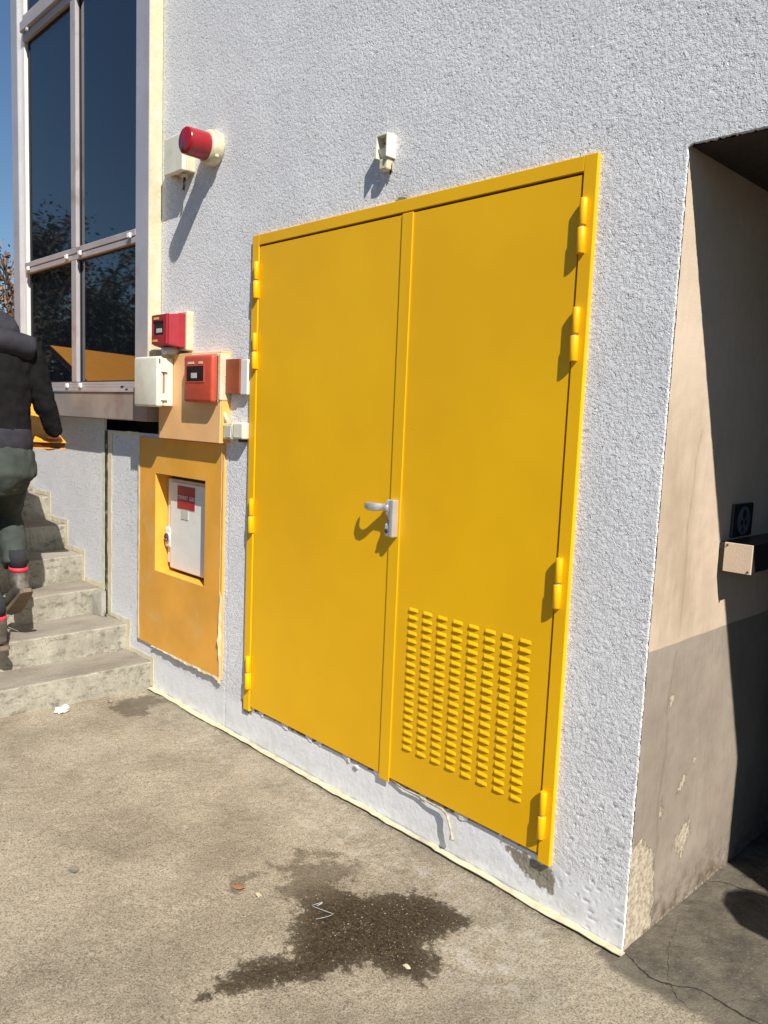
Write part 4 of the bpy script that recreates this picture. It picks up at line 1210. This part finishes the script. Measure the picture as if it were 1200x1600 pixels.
bodyt = [([(PX, PY, 1.40), (PX, PY, 1.6), (PX - .01, PY, 1.85), (PX - .06, PY, 1.98), (PX - .14, PY, 2.06), (PX - .18, PY, 2.11)], [(.14, .09), (.13, .09), (.15, .10), (.12, .08), (.06, .06), (.06, .06)], FWD),
         ([(PX - .19, PY, 2.07), (PX - .20, PY, 2.13), (PX - .205, PY, 2.20), (PX - .20, PY, 2.27), (PX - .19, PY, 2.315)], [(.055, .07), (.07, .09), (.077, .10), (.07, .09), (.03, .04)], FWD),
         ([(PX - .295, PY, 2.18), (PX - .32, PY, 2.165), (PX - .305, PY, 2.15)], [.010, .014, .010], (0, 0, 1)),
         (arm_r[0], [.05, .045, .04, .036, .030, .028], FWD), (arm_l[0], [.05, .045, .04, .036, .030, .028], FWD)]
# legs: right on the third step, heel raised; left on the second step
HR = Vector((PX + .0, PY + .10, hipz)); HL = Vector((PX + .0, PY - .10, hipz))
KR = Vector((PX - .17, PY + .11, 1.02)); AR = Vector((PX + .02, PY + .105, .69))
KL = Vector((PX - .03, PY - .10, .86)); AL = Vector((PX + .075, PY - .03, .44))
bodyt += [([HR, KR, AR], [.075, .05, .04], FWD), ([HL, KL, AL], [.075, .05, .04], FWD)]
# hands with fingers
def hand(wrist, d, across, curl, rt):
    out = [([wrist, wrist + d * .035, wrist + d * .085], [(.026, .018), (.038, .017), (.040, .013)], tuple(curl))]
    for i, L in enumerate((.068, .078, .073, .058)):
        b0 = wrist + d * .080 + across * (-.030 + .020 * i)
        out.append(([b0 - d * .02, b0 + d * L * .4 , b0 + d * L * .72 + curl * .020, b0 + d * L * .82 + curl * .045], [.009, .0088, .0082, .0065], (0, 0, 1)))
    b0 = wrist + d * .03 - across * .034
    out.append(([b0 + across * .01, b0 - across * .022 + d * .026 + curl * .010, b0 - across * .020 + d * .055 + curl * .028], [.012, .010, .008], (0, 0, 1)))
    return out
WR = Vector(arm_r[0][-1]); WLf = Vector(arm_l[0][-1])
dR = Vector((-.75, .10, -.35)).normalized(); dL = Vector((-.8, 0, -.3)).normalized()
bodyt += hand(WR, dR, Vector((0, -1, 0)), Vector((-.35, 0, -.9)).normalized(), 1)
bodyt += hand(WLf, dL, Vector((0, 1, 0)), Vector((-.35, 0, -.9)).normalized(), 0)
cloth('body', bodyt, 'skin', per, vox=.007, smooth_it=3)
cloth('jacket', [torso, arm_r, arm_l], 'jacket', per, wr=.024, wsize=.045)
cloth('hood', [hood], 'jacket_grey', per, vox=.010, wr=.018, wsize=.04)
cloth('jacket_yoke', [([(PX + .01, PY - .20, 1.955), (PX + .005, PY, 1.99), (PX + .01, PY + .20, 1.955)], [(.10, .075), (.145, .085), (.10, .075)], (0, 0, 1))], 'jacket_grey', per, wr=.012)
cloth('jacket_hem', [([(PX + .01, PY, 1.395), (PX + .015, PY, 1.44), (PX + .01, PY, 1.515)], [(.192, .142), (.196, .146), (.190, .142)], FWD)], 'jacket_grey', per, wr=.012, smooth_it=3)
tr = [([(PX, PY, 1.45), (PX + .025, PY, 1.36), (PX + .045, PY, 1.27), (PX + .02, PY, 1.18)], [(.175, .125), (.20, .15), (.20, .155), (.13, .11)], FWD),
      ([HR + Vector((.02, .0, -.04)), HR * .55 + KR * .45, KR, KR * .6 + AR * .4 + Vector((.015, 0, 0)), AR * .80 + KR * .20 + Vector((.012, 0, -.01)), AR + Vector((.0, 0, .10))], [(.105, .125), (.098, .105), .080, .074, .070, .064], FWD),
      ([HL + Vector((.02, .0, -.04)), HL * .55 + KL * .45, KL, KL * .6 + AL * .4 + Vector((.01, 0, 0)), AL * .85 + KL * .15], [(.105, .125), (.095, .10), .078, .070, .064], FWD)]
cloth('trousers', tr, 'trousers', per, wr=.02, wsize=.04, smooth_it=4)
for A_, toe, pitch in ((AR, Vector((-1, 0, 0)), .62), (AL, Vector((-1, -.08, 0)), .18)):
    d = Vector((toe.x * math.cos(pitch), toe.y, -math.sin(pitch))).normalized()
    upv = Vector((d.z * -1 * -1 if False else -d.z * toe.x * -1, 0, 0))
    n = Vector((0, 1, 0)).cross(d).normalized()
    if n.z < 0: n = -n
    heel = A_ - n * .075 - d * .045
    bo = cloth('boot', [([A_ + Vector((0, 0, .05)), A_, A_ - n * .05], [(.050, .056), (.052, .058), (.050, .055)], tuple(d)),
                        ([heel, heel + d * .06, heel + d * .14, heel + d * .21, heel + d * .262, heel + d * .28], [(.036, .034), (.043, .046), (.046, .044), (.050, .034), (.046, .026), (.02, .016)], tuple(n))], 'boot', per, vox=.008, smooth_it=5)
    bm = bmesh.new()
    s0 = heel - n * .040
    w = Vector((0, 1, 0))
    outl = [(-.036, -.020), (-.038, .020), (-.02, .034), (.06, .034), (.14, .044), (.21, .048), (.26, .034), (.284, .0), (.26, -.034), (.21, -.046), (.14, -.040), (.06, -.034), (-.02, -.034)]
    slab(bm, [s0 + d * a + w * b for a, b in outl], n, .022)
    mk('sole', bm, 'sole', bo)
    bm = bmesh.new(); tube(bm, [A_ + Vector((.002, 0, .034)), A_ + Vector((.004, 0, .056))], [(.050, .054), (.049, .052)], seg=20, up=Vector((1, 0, 0)))
    mk('boot_collar', bm, 'boot_red', bo, smooth=True)
    bm = bmesh.new(); tube(bm, [A_ + Vector((0, 0, .05)), A_ + Vector((0, 0, .15))], [.047, .047], seg=16, up=Vector((1, 0, 0)))
    mk('sock', bm, 'sock', bo, smooth=True)
    bm = bmesh.new()
    tube(bm, [A_ - n * .01 + w * .05 + d * .06, A_ - n * .03 + w * .085 + d * .04, A_ - n * .055 + w * .12 + d * .02], [.002, .002, .0015], seg=5)
    mk('lace', bm, 'black_metal', bo)
cloth('hair', [([(PX - .185, PY, 2.16), (PX - .185, PY, 2.22), (PX - .19, PY, 2.29), (PX - .185, PY, 2.328)], [(.078, .09), (.086, .098), (.078, .092), (.035, .04)], FWD)], 'hair', per, vox=.01, smooth_it=3)

# orange board (old door leaf) carried up the steps
bd = thing('board', (-4.4, -.7, 1.45), 'long orange painted board carried up the steps in front of the worker', 'board')
e0 = [Vector((-3.555, -.335, 1.440)), Vector((-3.665, -1.12, 1.455))]
e1 = [Vector((-5.27, -.335, 2.125)), Vector((-5.33, -1.18, 2.10))]
n_b = (e1[0] - e0[0]).cross(e0[1] - e0[0]).normalized()
if n_b.z < 0: n_b = -n_b
bm = bmesh.new()
NN = 26
quad = []
rb = random.Random(3)
for i in range(NN + 1):
    t_ = i / NN
    p = e0[0].lerp(e0[1], t_) + Vector((rb.uniform(-.006, .010), 0, 0))
    quad.append(p)
poly = quad + [e1[1], e1[0]]
slab(bm, poly, n_b, .004)
mk('top_skin', bm, 'board', bd)
bm = bmesh.new(); slab(bm, [p - n_b * .0045 for p in [e0[0] + Vector((-.012, -.004, 0)), e0[1] + Vector((-.012, .004, 0)), e1[1], e1[0]]], n_b, .036)
mk('core', bm, 'board_edge', bd)
bm = bmesh.new(); slab(bm, [p - n_b * .041 for p in [e0[0] + Vector((-.002, 0, 0)), e0[1], e1[1], e1[0]]], n_b, .003)
mk('bottom_skin', bm, 'board', bd)
u_ = (e1[0] - e0[0]); v_ = (e0[1] - e0[0])
P_ = lambda a, b: e0[0] + u_ * a + v_ * b - n_b * .0445
bm = bmesh.new(); slab(bm, [P_(.55, .30), P_(.55, .52), P_(.68, .52), P_(.68, .30)], n_b, .001)
mk('label_sheet', bm, 'white', bd)

# ================================================================== TREES
def tree(base, H, label, leafmat, nleaf, seed, spread=.6, levels=5, group=None):
    r = random.Random(seed)
    root = thing('tree', base, label, 'tree', group)
    bm = bmesh.new(); tips = []
    def grow(p, d, L, rad, lv):
        q = p + d * L
        m_ = p + d * L * .5 + Vector((r.uniform(-.05, .05), r.uniform(-.05, .05), 0)) * L
        tube(bm, [p, m_, q], [rad, rad * .85, rad * .68], seg=6 if lv < 2 else 4, cap=False)
        if lv >= levels:
            tips.append(q); return
        for k in range(3 if lv < 4 else 4):
            a = r.uniform(0, 6.28); s_ = r.uniform(.35, .95) * spread
            nd = (d + Vector((math.cos(a) * s_, math.sin(a) * s_, r.uniform(-.15, .35)))).normalized()
            if lv >= 2: tips.append(m_)
            grow(q if k else p + d * L * r.uniform(.6, 1), nd, L * r.uniform(.62, .82), rad * .62, lv + 1)
    grow(Vector(base), Vector((0, 0, 1)), H * .30, H * .022, 0)
    mk('trunk', bm, 'bark', root)
    bm = bmesh.new()
    for k in range(nleaf):
        t_ = r.choice(tips)
        c = t_ + Vector((r.gauss(0, .18), r.gauss(0, .18), r.gauss(0, .16)))
        a = Vector((r.uniform(-1, 1), r.uniform(-1, 1), r.uniform(-1, 1))).normalized(); b = a.orthogonal().normalized()
        s_ = r.uniform(.03, .07)
        bm.faces.new([bm.verts.new(c + a * s_), bm.verts.new(c + b * s_ * .5), bm.verts.new(c - a * s_), bm.verts.new(c - b * s_ * .5)])
    cr = mk('crown', bm, leafmat, root)
    return root
tree((-14.6, 2.9, -.01), 5.3, 'sparse tree with brown dead leaves beyond the left end of the building', 'leaf', 2600, 3)
tree((-16.5, 4.9, -.01), 4.4, 'second brownish bare tree further back at the left edge', 'leaf', 2200, 4)
tree((-16.4, -4.1, -.01), 6.3, 'bare tree across the yard, mirrored in the left window panes', 'leaf_green', 5600, 5, group='trees across the yard')
tree((-13.0, -4.55, -.01), 3.9, 'bushy tree added across the yard, its reflection standing in for a dark figure in the right pane', 'leaf_green', 16000, 6, group='trees across the yard')  # added tree; its dark reflection replaces a standing person's silhouette
tree((-20.0, -5.6, -.01), 6.0, 'wide bare tree farthest across the yard', 'leaf_green', 5200, 8, group='trees across the yard')
# low boundary wall and hedge across the yard
hb_ = bmesh.new(); r = random.Random(21)
for k in range(15000):
    t_ = r.random(); c = Vector((-22 + 6 * t_, -3.2 - 5 * t_ + r.gauss(0, .4), abs(r.gauss(0, 1.0)) * 1.6 + .1))
    a = Vector((r.uniform(-1, 1), r.uniform(-1, 1), r.uniform(-1, 1))).normalized(); b = a.orthogonal().normalized(); s_ = r.uniform(.08, .18)
    hb_.faces.new([hb_.verts.new(c + a * s_), hb_.verts.new(c + b * s_ * .6), hb_.verts.new(c - a * s_), hb_.verts.new(c - b * s_ * .6)])
hg_ = mk('hedge', hb_, 'leaf_green'); tag(hg_, 'dark loose hedge across the yard, mirrored low in the window panes', 'hedge', kind='stuff')
